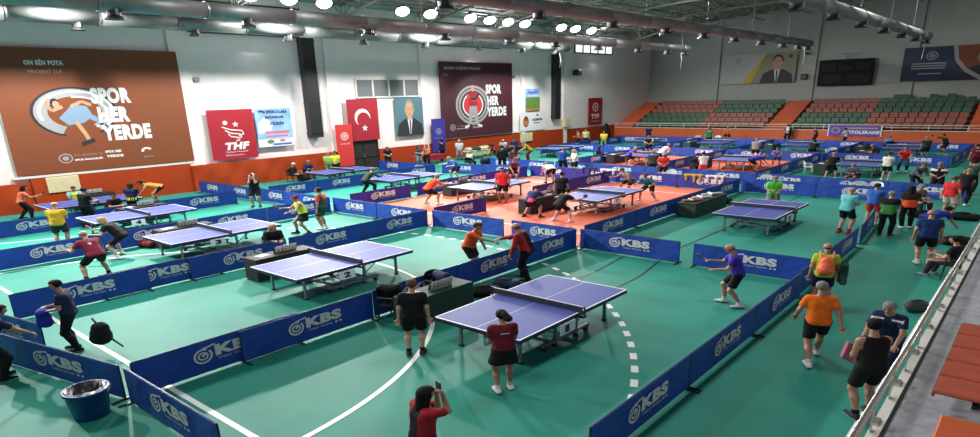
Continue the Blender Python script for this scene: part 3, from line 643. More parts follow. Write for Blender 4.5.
for y, lab in ((28.85, 'black square air duct coming down the wall left of the flags'), (59.95, 'black square air duct coming down the wall near the far corner')):
    t = empty('air_duct', (LW + .34, y, 2.8), 0, lab, 'duct'); mb = MB(); mb.box((0, 0, 3.4), (.55, 1.05, 6.8), M['ductdark']); mb.build('duct_body', t)
    for z in (.3, 2.4, 4.5, 6.6): mb = MB(); mb.box((0, 0, z), (.62, 1.13, .07), M['blacksteel']); mb.build('duct_flange', t)
    for z in (1.4, 3.6, 5.9): mb = MB(); mb.box((.285, 0, z), (.03, .3, .2), M['blacksteel']); mb.build('duct_grille', t)
mb = MB(); mb.box((LW + .35, 61.9, 2.3), (.5, 1.0, .85), M['beige'], bev=.04); tag(mb.build('wall_box'), 'pale box on the wall above the orange padding near the far corner', 'box')
mb = MB(); mb.box((LW + .62, 63.6, 7.55), (.7, 1.3, .62), M['blacksteel'], rz=.3, bev=.08); mb.box((LW + .17, 63.6, 7.5), (.3, .12, .12), M['blacksteel']); tag(mb.build('loudspeaker'), 'black loudspeaker high on the white left wall', 'loudspeaker')
for y, z, lab in ((20.6, 6.85, 'small grey box on the pillar right of the brown banner'), (52.9, 7.1, 'small grey box on the wall right of the maroon banner')):
    mb = MB(); mb.box((LW + .10, y, z), (.16, .34, .24), M['greysteel'], bev=.02); tag(mb.build('junction_box'), lab, 'box')

# ------------------------------------------------------------------ overhead ducts, lamps
def overhead(x, z, y1, ys, lab, r=.30):
    t = empty('ventilation_pipe', (x, y1, z), 0, lab, 'pipe')
    mb = MB(); n = 18; segs = [(-y1 - 6 + i * 4.0) for i in range(int((y1 + 6) / 4) + 1)] + [-.3]
    mb.lathe([(0, -.0), (r * .8, 0), (r, .06)] + [], M['duct'])  ; mb.v = []; mb.f = []; mb.mi = []
    yy = segs; prev = None
    for a, b in zip(yy, yy[1:]): mb.tube((0, a, 0), (0, b, 0), r, M['duct'], n, sx=1.15)
    mb.tube((0, -.3, 0), (0, 0, 0), r, M['duct'], n, r1=r * .72, sx=1.15); mb.build('pipe_tube', t, smooth=True)
    for a in yy[1:-1]:
        mb = MB(); mb.tube((0, a - .04, 0), (0, a + .04, 0), r * 1.06, M['greysteel'], n, sx=1.15); mb.build('pipe_collar', t)
    for q in ys:
        o = MB(); q -= y1; c = (0, q, -r)
        o.lathe([(.02, -.26), (.36, -.26), (.36, -.20), (.24, -.14), (.24, .1)], M['blacksteel'], c, 14); o.build('nozzle', t, smooth=False)
        for s in (-.24, .24): o = MB(); o.box((s, q, -r - .02), (.12, .1, .22), M['greysteel']); o.build('nozzle_bracket', t)
    for a in yy[2::2]:
        mb = MB(); mb.tube((0, a, r), (0, a, prof(x) - z - .3), .02, M['greysteel'], 5); mb.build('hanger_rod', t)
    mb = MB(); mb.tube((0, -1.6, -r), (.05, -1.45, -r - .7), .015, M['white'], 5); mb.tube((.05, -1.45, -r - .7), (0, -1.5, -r - 1.4), .015, M['white'], 5); mb.build('loose_cord', t)
    return t
overhead(-38.0, 9.66, 56.5, [13, 19, 25, 31, 37, 43, 49, 54], 'ventilation pipe nearest the left wall', .40)
overhead(-26.9, 8.95, 59.5, [10.5, 15.8, 22.3, 27.7, 33.4, 38.4, 43.9, 50.0, 55.3, 58.7], 'second ventilation pipe from the left wall')
overhead(-17.9, 9.0, 64.4, [18.5, 24.3, 30.5, 36.4, 41.6, 46.8, 52, 57, 61, 63.6], 'third ventilation pipe from the left wall')
overhead(-9.3, 9.0, 65.5, [25, 30.8, 36.6, 42.5, 48.5, 54.4, 60, 64.5], 'shiny ventilation pipe nearest the right side')
ly = [21.5, 24, 26.5, 33.0, 35.7, 40.0, 42.3, 44.6, 46.9, 52.3, 54.6, 57.4]
mb = MB()
for a, b in ((20.5, 29), (31, 38), (38.8, 48.5), (51, 59)): mb.tube((-36, a, 11.35), (-36, b, 11.35), .05, M['trussdark'], 6); mb.tube((-36, a + .2, 11.35), (-36, a + .2, prof(-36) - .2), .03, M['trussdark'], 5); mb.tube((-36, b - .2, 11.35), (-36, b - .2, prof(-36) - .2), .03, M['trussdark'], 5)
tag(mb.build('lamp_rail'), 'dark rail under the roof carrying the row of round lamps', 'rail')
def lamp(x, y, z, lab, grp, tilt=.35):
    if 'l' not in LP:
        t = empty('ceiling_lamp', (x, y, z), 0, lab, 'lamp', grp)
        mb = MB(); mb.lathe([(0, .40), (.15, .38), (.2, .2), (.5, .02), (.52, -.05), (.48, -.05)], M['greysteel'], n=18); mb.build('lamp_housing', t, smooth=True)
        mb = MB(); mb.lathe([(0.01, -.22), (.2, -.20), (.36, -.14), (.47, -.04)], M['lamp'], n=18); mb.build('lamp_lens', t)
        mb = MB(); mb.tube((0, 0, .28), (0, 0, .45), .03, M['trussdark'], 5); mb.build('lamp_hook', t); LP['l'] = t; remember(t)
    else:
        t = copy_tree(LP['l']); t.location = (x, y, z); t['label'] = lab
        if grp: t['group'] = grp
    t.rotation_euler = (-.25, -.45, 0)
LP = {}
for i, y in enumerate(ly): lamp(-36, y, 11.1, 'round white roof lamp, %s from the left in the row above the left wall' % ordn(i + 1), 'round lamps on the dark rail')

# ------------------------------------------------------------------ far stand
def stair(mb, x0, x1, m):
    for k in range(12):
        y = 73.35 + k * .66; z = 1.25 + .225 * (k + 1)
        mb.box(((x0 + x1) / 2, (y + 81.7) / 2, z / 2), (x1 - x0, 81.7 - y, z), m)
mb = MB()
for k in range(6):
    y = 73.35 + k * 1.33; z = 1.25 + .44 * k
    [mb.box(((a + b) / 2, (y + 81.7) / 2, z / 2), (b - a, 81.7 - y, z), M['step']) for a, b in ((-39.85, -23.95), (-21.55, -6.15), (-3.95, 6))]
st_ = mb.build('far_stand_steps'); tag(st_, 'stepped orange base of the far seating stand', 'stand')
for k, (a, b) in enumerate(((-42.1, -39.9), (-23.9, -21.6), (-6.1, -4.0))):
    mb = MB(); stair(mb, a, b, M['parapet']); tag(mb.build('stand_stairs'), 'orange stairs of the far stand, ' + ('beside the left corner', 'between the two seat blocks', 'right of the right seat block')[k], 'stairs')
mb = MB(); mb.box((-18, 73.1, .62), (48, .25, 1.25), M['parapet']); mb.box((-18, 73.1, 1.27), (48, .3, .05), M['trim']); struct(mb.build('wall_far_parapet'))
t = empty('railing', (-18, 73.1, 1.3), 0, 'thin white railing in front of the far stand seats', 'railing')
mb = MB(); mb.tube((-24, 0, .47), (24, 0, .47), .035, M['trim'], 6); mb.build('top_rail', t); mb = MB(); mb.tube((-24, 0, .24), (24, 0, .24), .025, M['trim'], 6); mb.build('middle_rail', t)
for i in range(17): mb = MB(); mb.tube((-24 + i * 3, 0, 0), (-24 + i * 3, 0, .47), .03, M['trim'], 6); mb.build('post', t)
def seat_mesh(m):
    mb = MB(); mb.box((0, -.02, .20), (.68, .50, .07), m, bev=.03); mb.box((0, .24, .44), (.72, .07, .50), m, rx=-.18, bev=.03); mb.box((0, .1, .09), (.12, .3, .18), M['blacksteel'])
    return mb
SM = {c: seat_mesh(M['s' + c]) for c in ('red', 'green')}; SO = {}
def stand_seat(x, y, z, c, lab):
    if c not in SO: o = SM[c].build('stadium_seat'); SO[c] = o
    else: o = SO[c].copy(); C.objects.link(o)
    o.location = (x, y, z); tag(o, lab, 'seat', '%s seats of the far stand' % c)
cnt = {}
for bi, (x0, x1, xs0) in enumerate(((-39.6, -24.2, -31.4), (-21.2, -6.4, -14.4))):
    for k in range(6):
        n = int((x1 - x0) / .78); sh = 0
        for i in range(n):
            x = x0 + .39 + i * (x1 - x0) / n; low = k < 3; left = x < xs0 - .0
            c = ('green' if left else 'red') if low else ('red' if left else 'green')
            stand_seat(x, 73.75 + k * 1.33, 1.25 + .44 * k, c, '%s stand seat, %s from left, %s row up, %s far block' % (c, ordn(i + 1), ordn(k + 1), ('left', 'right')[bi]))
for i, x in enumerate((-13.3, -12.6, -10.1, -8.6)): stand_seat(x, 81.0, 3.75, 'green', 'green seat on the topmost ledge of the far stand, %s from the left' % ordn(i + 1))
F = Flat((-17.5, 72.9, .70), (1, 0, 0), (0, 0, 1)); F.mb.box((-15.1, 72.93, 1.22), (4.8, .05, 1.05), M['purpleb'])
F.rect(1.6, .70, 2.8, .12, M['bgrey'], 2); F.text('HETOLERANS', 1.5, .22, 3.1, .32, M['bwhite'], bold=True); F.ring(.7, .55, .4, .28, .3, M['bgrey']); F.rect(4.66, -.02, .12, 1.1, M['bwhite'], 2); F.rect(-.02, -.02, .1, 1.1, M['bwhite'], 2)
done(F, 'hanging_banner', 'purple banner with white lettering hanging on the far stand railing', 'banner')
# things on the back wall
def backflat(x0, z0, x1, z1, m, y=BY - .26): mb = MB(); mb.box(((x0 + x1) / 2, y, (z0 + z1) / 2), (x1 - x0, .08, z1 - z0), m); return Flat((x0, y - .04, z0), (1, 0, 0), (0, 0, 1), mb), x1 - x0, z1 - z0
F, w, h = backflat(-32.5, 5.95, -23.9, 9.25, M['posterw'])
F.poly([(.30 * w, 0), (.42 * w, 0), (.62 * w, h * .95), (.58 * w, h * .95)], M['yellowp'], 1); F.poly([(.42 * w, 0), (w, 0), (w, h), (.62 * w, h)], M['olivep'], 1); portrait(F, .76 * w, 0, 1.72, M['bdark'], M['glassdark'], M['skinp'], M['bdark'], 1.15)
for k, q in enumerate((.62, .54, .47, .36)): F.rect(.05 * w if k < 3 else .1 * w, q * h, (.30 if k < 3 else .2) * w, .12, M['bgrey'], 2)
F.ring(.22 * w, .78 * h, .3, .25, .3, M['bred'], 2); F.star(.92 * w, .86 * h, .35, .3, M['bdark'], 3)
done(F, 'wall_poster', 'wide pale poster with a suited man and a yellow diagonal stripe', 'poster')
F, w, h = backflat(-13.45, 5.68, -5.2, 8.92, M['navyb'])
F.poly([(.52 * w, h), (.62 * w, .5 * h), (.78 * w, .1 * h), (.9 * w, 0), (w, 0), (w, h)], M['brown'], 1); F.stroke([(.52 * w, h), (.56 * w, .6 * h), (.66 * w, .3 * h), (.84 * w, .02 * h)], .35, M['bgrey'], 3)
portrait(F, .84 * w, 0, 1.6, M['bdark'], M['bgrey'], M['skinp'], M['bred'], 1.2); emblem(F, .3 * w, .74 * h, .5, M['bgrey'])
for k, q in enumerate((.50, .43, .36, .2)): F.rect(.1 * w if k < 3 else .18 * w, q * h, (.36 if k < 3 else .24) * w, .11, M['bgrey'], 2)
done(F, 'wall_poster', 'wide navy poster with pale lettering and a man in a red tie', 'poster')
t = empty('scoreboard', (-18.7, BY - .40, 5.45), 0, 'big black electronic scoreboard on the back wall', 'scoreboard')
mb = MB(); mb.box((0, 0, 1.35), (5.4, .3, 2.7), M['screen'], bev=.04); mb.build('housing', t)
mb = MB(); F = Flat((-2.7, -.16, 0), (1, 0, 0), (0, 0, 1), mb)
for x, y, w, h in ((.3, .3, 2.1, .9), (3.0, .3, 2.1, .9), (.3, 1.5, 1.4, .8), (3.7, 1.5, 1.4, .8), (2.0, 1.55, 1.4, .5)): F.rect(x, y, w, h, M['screen2'], 1)
mb.build('display', t)
mb = MB(); mb.tube((-.1, 0, 2.7), (-.1, 0, 3.2), .08, M['greysteel'], 6); mb.box((-.1, 0, 3.25), (2.4, .1, .07), M['greysteel']); mb.build('bracket', t)
mb = MB(); mb.box((3.6, .1, 1.9), (1.9, .05, .05), M['greysteel']); mb.box((3.6, .1, .25), (1.9, .05, .05), M['greysteel']); mb.box((-3.3, .1, 1.6), (1.2, .05, .05), M['greysteel']); mb.build('cable', t)
for x, z, s, lab in ((-22.9, 6.5, .62, 'black loudspeaker on the back wall right of the pale poster'), (-22.9, 8.95, .3, 'small black camera above the left end of the scoreboard')):
    mb = MB(); mb.box((x, BY - .50, z), (s, .4, s), M['blacksteel'], bev=.06); mb.box((x, BY - .25, z), (.1, .12, .1), M['greysteel']); tag(mb.build('loudspeaker' if s > .5 else 'camera_dome'), lab, 'loudspeaker' if s > .5 else 'camera')

# ------------------------------------------------------------------ near stand on the right
mb = MB(); mb.box((-.60, 25, .615), (.96, 60, 1.23), M['concrete']); mb.box((1.1, 25, .76), (2.44, 60, 1.5), M['concrete']); mb.box((-1.01, 25, 1.235), (.13, 60, .03), M['trim']); mb.box((-.915, 25, 1.232), (.035, 60, .012), M['rubber'])
struct(mb.build('floor_near_stand'))
t = empty('railing', (-1.05, 5, 1.25), 0, 'steel railing along the near stand on the right', 'railing')
mb = MB(); mb.tube((0, -4, .50), (0, 42, .50), .034, M['steel'], 12); mb.build('top_rail', t, smooth=True)
mb = MB(); mb.tube((0, -4, .34), (0, 42, .34), .014, M['steel'], 8); mb.build('lower_rail', t, smooth=True)
for i in range(38): mb = MB(); mb.box((0, -3.6 + i * 1.2, .24), (.02, .10, .5), M['steel']); mb.box((0, -3.6 + i * 1.5, .015), (.1, .2, .03), M['steel']); mb.build('post', t)
SN = None
for i in range(5):
    y = 9.75 + i * .665
    if SN is None:
        SN = empty('stadium_seat', (0, 0, 0)); mb = MB(); mb.box((0, 0, .0), (.62, .62, .05), M['snear'], bev=.02); mb.box((-.30, 0, -.03), (.04, .62, .06), M['snear']); mb.build('seat_pan', SN)
        mb = MB(); mb.box((.42, 0, .26), (.07, .60, .5), M['snear'], ry=.2, bev=.02); mb.build('backrest', SN)
        mb = MB(); mb.tube((.1, -.2, -.03), (.2, -.2, -.10), .025, M['blacksteel'], 6); mb.tube((.1, .2, -.03), (.2, .2, -.10), .025, M['blacksteel'], 6); mb.box((.15, 0, -.09), (.06, .62, .04), M['blacksteel']); mb.build('bracket', SN)
        remember(SN); o = SN
    else: o = copy_tree(SN)
    o.location = (-.24, y, 1.63); tag(o, 'reddish brown seat of the near stand, %s from the bottom of the picture' % ordn(i + 1), 'seat', 'row of seats in the near stand')
mb = MB(); mb.box((.06, 7.6, 1.62), (.86, 1.9, .24), M['parapet'], bev=.02); tag(mb.build('stand_step'), 'bright orange step at the bottom right corner', 'step')
PEOPLE = [
(-7.17, 8.61, 55, 1.66, 'hold', 'maroon', 0.55, 'k', 'black', 'white', 'pony', 'black', 'tan', '', 'woman in maroon shirt and black skirt standing by table number one'),
(-9.92, 8.83, 43, 1.75, 'st', 'black', 0.55, 's', 'black', 'darkgrey', 'short', 'brown', 'pale', '', 'man in black shirt and shorts seen from behind at the left end of table one'),
(-6.0, 5.36, 348, 1.66, 'photo', 'darkred', 0.6, 't', 'black', 'darkgrey', 'long', 'black', 'tan', '', 'dark haired woman in red and black top at the bottom edge, hands at her face'),
(-11.4, 15.06, 117, 1.74, 'shake', 'redblack', 1, 't', 'black', 'black', 'bald', 'brown', 'tan', '', 'bald man in red and black jacket reaching over the barrier to shake hands'),
(-13.56, 14.62, 332, 1.66, 'shake', 'orangered', 0.5, 's', 'black', 'black', 'short', 'darkbrown', 'tan', '', 'man in orange red shirt shaking hands across the barrier'),
(-5.65, 16.33, 114, 1.76, 'play', 'purple', 0.5, 's', 'black', 'white', 'bald', 'brown', 'tan', 'racket', 'bald player in purple shirt holding a black bat on the right of court one'),
(-2.94, 13.67, 24, 1.76, 'walk', 'orange', 0.5, 's', 'black', 'white', 'short', 'grey', 'tan', '', 'grey haired man in orange shirt walking along the right aisle'),
(-3.79, 17.47, 17, 1.72, 'st', 'lime', 0.5, 's', 'navy', 'darkgrey', 'bald', 'brown', 'tan', 'backpack', 'man in yellow green shirt wearing an orange backpack'),
(-1.58, 11.6, 43, 1.8, 'hold', 'black', 0, 's', 'black', 'darkgrey', 'short', 'black', 'tan', 'folder', 'man in black sleeveless top standing against the near railing'),
(-1.67, 13.74, 172, 1.72, 'lean', 'navywhite', 0.5, 't', 'navy', 'black', 'short', 'grey', 'tan', '', 'man with glasses in navy shirt with white shoulder stripes bending by the near railing'),
(-2.4, 23.88, 14, 1.76, 'st', 'blue2', 0.5, 's', 'black', 'white', 'bald', 'grey', 'tan', '', 'man in plain blue shirt and black shorts with hands at his sides on the right'),
(-1.46, 22.45, 74, 1.72, 'sit', 'blackred', 0.5, 't', 'darkgrey', 'grey', 'short', 'black', 'tan', '', 'person in black shirt with red print sitting beside the railing'),
(-2.75, 27.85, 325, 1.74, 'bend', 'royal', 0.5, 's', 'black', 'white', 'short', 'black', 'tan', '', 'person in royal blue shirt bending forward over bags in the right aisle'),
(-2.88, 33.55, 335, 1.74, 'st', 'red', 0.5, 's', 'cream', 'black', 'short', 'brown', 'tan', '', 'person in bright red shirt standing in the right aisle'),
(-4.02, 39.16, 181, 1.78, 'hold', 'blackwhite', 0.6, 's', 'black', 'white', 'short', 'grey', 'tan', '', 'person in black jacket with white shoulder panels facing the camera'),
(-2.71, 37.04, 339, 1.74, 'hold', 'black', 0.5, 't', 'black', 'white', 'bald', 'tan', 'tan', '', 'bald person in black shirt standing at the far right edge'),
(-5.54, 27.58, 336, 1.8, 'hold', 'aqua', 0.5, 's', 'black', 'red', 'bald', 'grey', 'tan', '', 'man in aqua shirt and black shorts beside the right hand barriers'),
(-5.09, 30.0, 350, 1.7, 'hold', 'blue3', 0.5, 's', 'red', 'white', 'short', 'darkbrown', 'tan', '', 'person in blue shirt and red shorts behind the right barrier'),
(-4.19, 27.8, 354, 1.72, 'hold', 'green2', 0.5, 't', 'black', 'darkgrey', 'short', 'grey', 'tan', 'towel', 'person in green and black shirt holding a light towel'),
(-3.81, 29.87, 22, 1.7, 'hold', 'blackorange', 0.5, 't', 'black', 'white', 'long', 'black', 'tan', '', 'person in black and orange top with long dark hair'),
(-4.11, 34.02, 227, 1.72, 'sit', 'camo', 1, 't', 'darkgrey', 'black', 'short', 'grey', 'tan', '', 'person in grey green patterned shirt sitting behind the black bag'),
(-5.12, 40.56, 217, 1.74, 'bend2', 'greymix', 1, 't', 'black', 'black', 'short', 'brown', 'tan', '', 'person in grey hooded jacket leaning forward near the right barrier'),
(-2.81, 41.09, 344, 1.74, 'st', 'darkgreen', 0.5, 't', 'black', 'white', 'short', 'black', 'tan', '', 'person in dark green shirt cropped by the right edge'),
(-3.56, 52.35, 14, 1.72, 'st', 'maroon', 0.5, 's', 'maroon', 'white', 'short', 'black', 'tan', '', 'person in maroon shirt far off at the right edge'),
(-9.24, 30.55, 207, 1.72, 'hold', 'brightgreen', 0.5, 's', 'grey', 'white', 'short', 'grey', 'tan', '', 'player in bright green shirt behind the table on the right court'),
(-16.11, 23.6, 349, 1.7, 'ready', 'black', 0.5, 's', 'black', 'white', 'short', 'black', 'pale', 'racket', 'player in black shirt and shorts at the near end of the red court table'),
(-18.52, 27.05, 14, 1.72, 'st', 'black', 0.6, 's', 'black', 'black', 'short', 'black', 'tan', '', 'man in black standing behind the umpire table on the red court'),
(-17.8, 23.63, 357, 1.72, 'ready', 'navypink', 0.5, 's', 'black', 'darkgrey', 'short', 'darkbrown', 'tan', 'racket', 'player in navy shirt with pink panel on the red court'),
(-24.03, 33.81, 56, 1.74, 'bend', 'cream', 0.5, 's', 'black', 'black', 'short', 'grey', 'tan', '', 'player in cream shirt bending forward on the red court'),
(-15.62, 30.8, 182, 1.7, 'ready', 'teal', 0.5, 's', 'black', 'white', 'short', 'brown', 'tan', 'racket', 'player in teal shirt crouching at the far end of the red court table'),
(-17.69, 32.39, 154, 1.72, 'ready', 'grey', 0.5, 's', 'black', 'white', 'short', 'black', 'tan', 'racket', 'player in grey shirt leaning beside the player in teal'),
(-21.77, 26.33, 205, 1.74, 'st', 'red', 0.5, 's', 'black', 'red', 'short', 'black', 'tan', '', 'man in red shirt and black shorts standing beside the second red court table'),
(-26.08, 32.61, 229, 1.7, 'bend2', 'plum', 0.5, 's', 'black', 'black', 'short', 'brown', 'tan', '', 'person in plum shirt bending by the far end of the red court'),
(-24.66, 23.82, 346, 1.72, 'ready', 'orangered', 0.5, 's', 'black', 'white', 'short', 'grey', 'tan', 'racket', 'player in orange shirt leaning over the left end of the red court table'),
(-30.66, 24.43, 356, 1.72, 'ready', 'darkolive', 1, 't', 'black', 'black', 'short', 'grey', 'tan', 'racket', 'player in dark hooded top at the left end of the green court table'),
(-31.0, 32.37, 154, 1.72, 'ready', 'blue3', 0.5, 's', 'black', 'black', 'short', 'grey', 'pale', 'racket', 'player in blue shirt bending at the far end of the green court table'),
(-32.38, 18.04, 231, 1.74, 'photo', 'black', 0.5, 's', 'black', 'black', 'bald', 'grey', 'tan', '', 'man in black taking a picture between the barriers on the left'),
(-23.92, 16.4, 116, 1.74, 'st', 'redgreen', 0.5, 's', 'darkgreen', 'white', 'short', 'darkbrown', 'tan', '', 'player in dark green and red shirt between the left barriers'),
(-23.8, 15.23, 158, 1.64, 'play', 'neon', 0, 'k', 'black', 'black', 'bun', 'darkred', 'tan', 'racket', 'woman in neon yellow sleeveless top and black skirt holding a red bat'),
(-20.93, 12.1, 255, 1.62, 'sit', 'black', 1, 't', 'black', 'black', 'long', 'blond', 'pale', '', 'blond umpire sitting behind the scoreboard table of table two'),
(-23.3, 6.94, 94, 1.74, 'ready', 'maroon2', 0.5, 's', 'black', 'darkgrey', 'bald', 'tan', 'tan', '', 'bald player in maroon shirt seen from behind on the left'),
(-26.07, 8.66, 132, 1.7, 'ready', 'black', 0.5, 's', 'black', 'white', 'bob', 'blond', 'pale', 'racket', 'blond player in black holding a red bat at the left court'),
(-29.99, 7.93, 55, 1.74, 'hold', 'gold', 0.5, 's', 'darkgrey', 'black', 'bald', 'tan', 'tan', '', 'player in golden yellow shirt in the left corridor'),
(-33.96, 10.24, 23, 1.76, 'hold', 'black', 0.5, 't', 'black', 'black', 'cap', 'black', 'tan', '', 'man in black shirt and black cap leaning at the left table'),
(-35.1, 11.88, 281, 1.68, 'sit', 'black', 0.5, 't', 'black', 'black', 'short', 'black', 'tan', '', 'umpire in black sitting behind papers at the far left table'),
(-34.81, 12.67, 50, 1.66, 'hold', 'navyyellow', 0.5, 's', 'navy', 'black', 'bob', 'darkbrown', 'tan', '', 'player in navy shirt with yellow hem near the far left table'),
(-39.12, 15.55, 149, 1.74, 'bend', 'apricot', 0.5, 's', 'black', 'black', 'cap', 'black', 'tan', '', 'man in apricot shirt bending forward beside the left wall'),
(-39.56, 9.17, 352, 1.66, 'play', 'coral', 0.5, 't', 'black', 'black', 'long', 'black', 'tan', 'racket', 'woman in coral top and black trousers at the far left court'),
(-40.34, 11.78, 264, 1.68, 'sit', 'bluelime', 0.5, 't', 'darkgrey', 'black', 'short', 'darkbrown', 'tan', '', 'person in light blue and yellow vest sitting below the beige wall pad'),
(-16.59, 4.16, 151, 1.76, 'hold', 'navy', 0.5, 't', 'black', 'black', 'short', 'black', 'tan', 'towelblue', 'man in navy shirt carrying a black backpack and a blue cloth at the left'),
(-15.97, 2.49, 10, 1.7, 'lean', 'navy2', 0.5, 't', 'black', 'black', 'short', 'black', 'tan', '', 'person in dark navy shirt leaning on the barrier at the left edge'),
(-41.0, 29.1, 245, 1.66, 'hold', 'limegreen', 0.5, 's', 'green2', 'black', 'short', 'grey', 'tan', '', 'person in pale lime shirt by the left wall'),
(-40.22, 29.26, 204, 1.74, 'hold', 'neon', 0.5, 's', 'black', 'black', 'short', 'black', 'tan', '', 'person in neon yellow shirt beside the red pennant'),
(-40.93, 27.26, 251, 1.7, 'sit', 'navy2', 1, 't', 'navy', 'black', 'short', 'grey', 'tan', '', 'masked person in navy sitting in front of the orange wall padding'),
(-40.46, 25.62, 298, 1.66, 'sit', 'black', 1, 't', 'black', 'black', 'short', 'white', 'tan', '', 'white haired person in black sitting by the orange wall padding'),
(-40.98, 34.92, 230, 1.62, 'hold', 'black', 0.5, 't', 'black', 'black', 'long', 'black', 'pale', '', 'person in black standing beside the dark doorway'),
(-39.69, 37.1, 257, 1.64, 'hold', 'greydark', 0.5, 't', 'grey', 'white', 'long', 'black', 'pale', '', 'dark haired woman in grey sitting table side near the blue pennant'),
(-39.7, 38.15, 196, 1.6, 'hold', 'coral', 0.5, 't', 'black', 'black', 'long', 'black', 'pale', '', 'woman in coral top next to the woman in grey by the wall'),
(-40.82, 41.09, 105, 1.74, 'st', 'black', 1, 't', 'black', 'black', 'short', 'black', 'tan', '', 'man in black suit in front of the blue pennant'),
(-40.15, 42.57, 223, 1.7, 'hold', 'whiteblue', 0.5, 't', 'grey', 'black', 'short', 'white', 'pale', '', 'white haired man in pale shirt under the dark maroon banner'),
(-35.02, 38.29, 22, 1.66, 'sit', 'greenwhite', 1, 't', 'black', 'black', 'short', 'grey', 'pale', '', 'person in white and green jacket sitting with back to the court'),
(-32.08, 36.81, 51, 1.66, 'sit', 'navy2', 1, 't', 'black', 'black', 'short', 'darkbrown', 'tan', '', 'person in navy sitting at the right of the seated group'),
(-40.97, 48.05, 220, 1.68, 'sit', 'darkred', 1, 't', 'black', 'black', 'short', 'black', 'tan', '', 'person in dark red sitting under the right edge of the maroon banner'),
(-40.97, 49.73, 219, 1.7, 'sit', 'whiteblue', 0.5, 't', 'black', 'black', 'cap', 'white', 'tan', '', 'person in white cap sitting under the right edge of the maroon banner'),
(-31.43, 38.01, 45, 1.76, 'st', 'black', 1, 't', 'black', 'black', 'short', 'black', 'tan', '', 'person in black standing with back turned in the seated crowd'),
(-36.69, 46.11, 209, 1.72, 'hold', 'navy2', 1, 't', 'navy', 'black', 'short', 'black', 'tan', '', 'person in navy jacket left of the small beige wall pad'),
(-33.76, 44.41, 128, 1.72, 'bend2', 'mustard', 1, 't', 'maroon', 'black', 'short', 'grey', 'tan', '', 'person in mustard jacket leaning over beside the wall'),
(-33.72, 42.01, 299, 1.66, 'sit', 'maroon', 1, 't', 'maroon', 'black', 'short', 'black', 'tan', '', 'person in maroon sitting next to the person in mustard jacket'),
(-38.28, 59.11, 133, 1.66, 'hold', 'salmon', 0.5, 't', 'black', 'black', 'short', 'black', 'tan', '', 'person in salmon top by the orange wall far away'),
(-37.98, 59.96, 222, 1.72, 'st', 'paleyellow', 0.5, 't', 'navy', 'black', 'short', 'brown', 'pale', '', 'person in pale yellow shirt by the orange wall far away'),
(-34.4, 57.72, 201, 1.7, 'hold', 'yellow', 0.5, 's', 'green2', 'black', 'short', 'brown', 'tan', '', 'person in bright yellow near the far corner'),
(-26.27, 38.47, 14, 1.74, 'hold', 'royal2', 0.5, 't', 'black', 'black', 'short', 'tan', 'tan', '', 'person in blue and black standing in the middle aisle'),
(-25.13, 38.4, 153, 1.66, 'hold', 'white', 0.5, 's', 'black', 'white', 'bob', 'blond', 'pale', '', 'person in white shirt and black shorts in the middle aisle'),
(-27.96, 46.1, 301, 1.7, 'sit', 'black', 1, 't', 'black', 'black', 'long', 'black', 'pale', '', 'person in black sitting at an umpire table in the far red court'),
(-24.23, 44.62, 268, 1.7, 'ready', 'violet', 0.5, 's', 'black', 'white', 'bald', 'tan', 'tan', 'racket', 'player in violet shirt leaning forward in the far red court'),
(-18.42, 38.25, 201, 1.78, 'hold', 'red', 0.5, 's', 'black', 'black', 'bald', 'tan', 'tan', '', 'large man in red shirt and black shorts in the middle aisle'),
(-19.88, 39.64, 37, 1.76, 'st', 'greydark', 0.5, 't', 'darkgrey', 'black', 'short', 'grey', 'tan', '', 'grey haired person in dark grey seen from behind in the middle aisle'),
(-27.12, 53.15, 202, 1.7, 'hold', 'blackyellow', 0.5, 's', 'black', 'black', 'short', 'brown', 'tan', '', 'person in black shirt with yellow sleeve behind the far barriers'),
(-34.33, 67.1, 207, 1.7, 'st', 'navy2', 0.5, 't', 'navy', 'black', 'short', 'black', 'tan', '', 'person in dark blue beside the far orange wall'),
(-22.62, 46.72, 325, 1.7, 'bend2', 'white', 0.5, 's', 'black', 'black', 'short', 'tan', 'tan', '', 'player in white shirt leaning forward on the far green court'),
(-17.1, 41.35, 43, 1.62, 'hold', 'white', 0.5, 's', 'pink', 'white', 'short', 'black', 'tan', '', 'person in white shirt and pink shorts on the far red court'),
(-18.83, 44.3, 3, 1.68, 'sit', 'black', 1, 't', 'black', 'black', 'short', 'black', 'tan', '', 'person in black sitting beside the person in pink shorts'),
(-26.13, 63.9, 7, 1.72, 'st', 'darkgreen2', 0.5, 's', 'black', 'black', 'short', 'brown', 'tan', '', 'player in dark green shirt at the far green table'),
(-26.52, 69.77, 201, 1.72, 'play', 'coral', 0.5, 's', 'black', 'black', 'short', 'white', 'tan', '', 'player in coral shirt near the far orange wall'),
(-17.75, 52.9, 9, 1.76, 'hold', 'greyshirt', 0.5, 's', 'black', 'black', 'bald', 'tan', 'tan', '', 'heavy man in grey shirt standing between far tables'),
(-15.22, 45.63, 318, 1.72, 'bend', 'royal', 0.5, 's', 'black', 'black', 'short', 'tan', 'tan', '', 'player in blue shirt bending at the right end of the far red court table'),
(-14.93, 49.23, 187, 1.5, 'play', 'violet2', 0.5, 's', 'navy', 'white', 'short', 'darkbrown', 'tan', '', 'small player in violet shirt behind the far court table'),
(-21.14, 72.41, 166, 1.76, 'hold', 'blackwhite2', 1, 't', 'black', 'black', 'short', 'black', 'tan', '', 'person in black jacket with white front by the far orange wall'),
(-17.75, 69.73, 114, 1.74, 'hold', 'plum', 0.6, 't', 'black', 'black', 'short', 'brown', 'tan', '', 'person in plum and navy by the far wall left of the purple banner'),
(-14.04, 54.77, 4, 1.7, 'bend2', 'black', 0.5, 's', 'black', 'black', 'short', 'black', 'tan', '', 'player in black bending at the right end of a far table'),
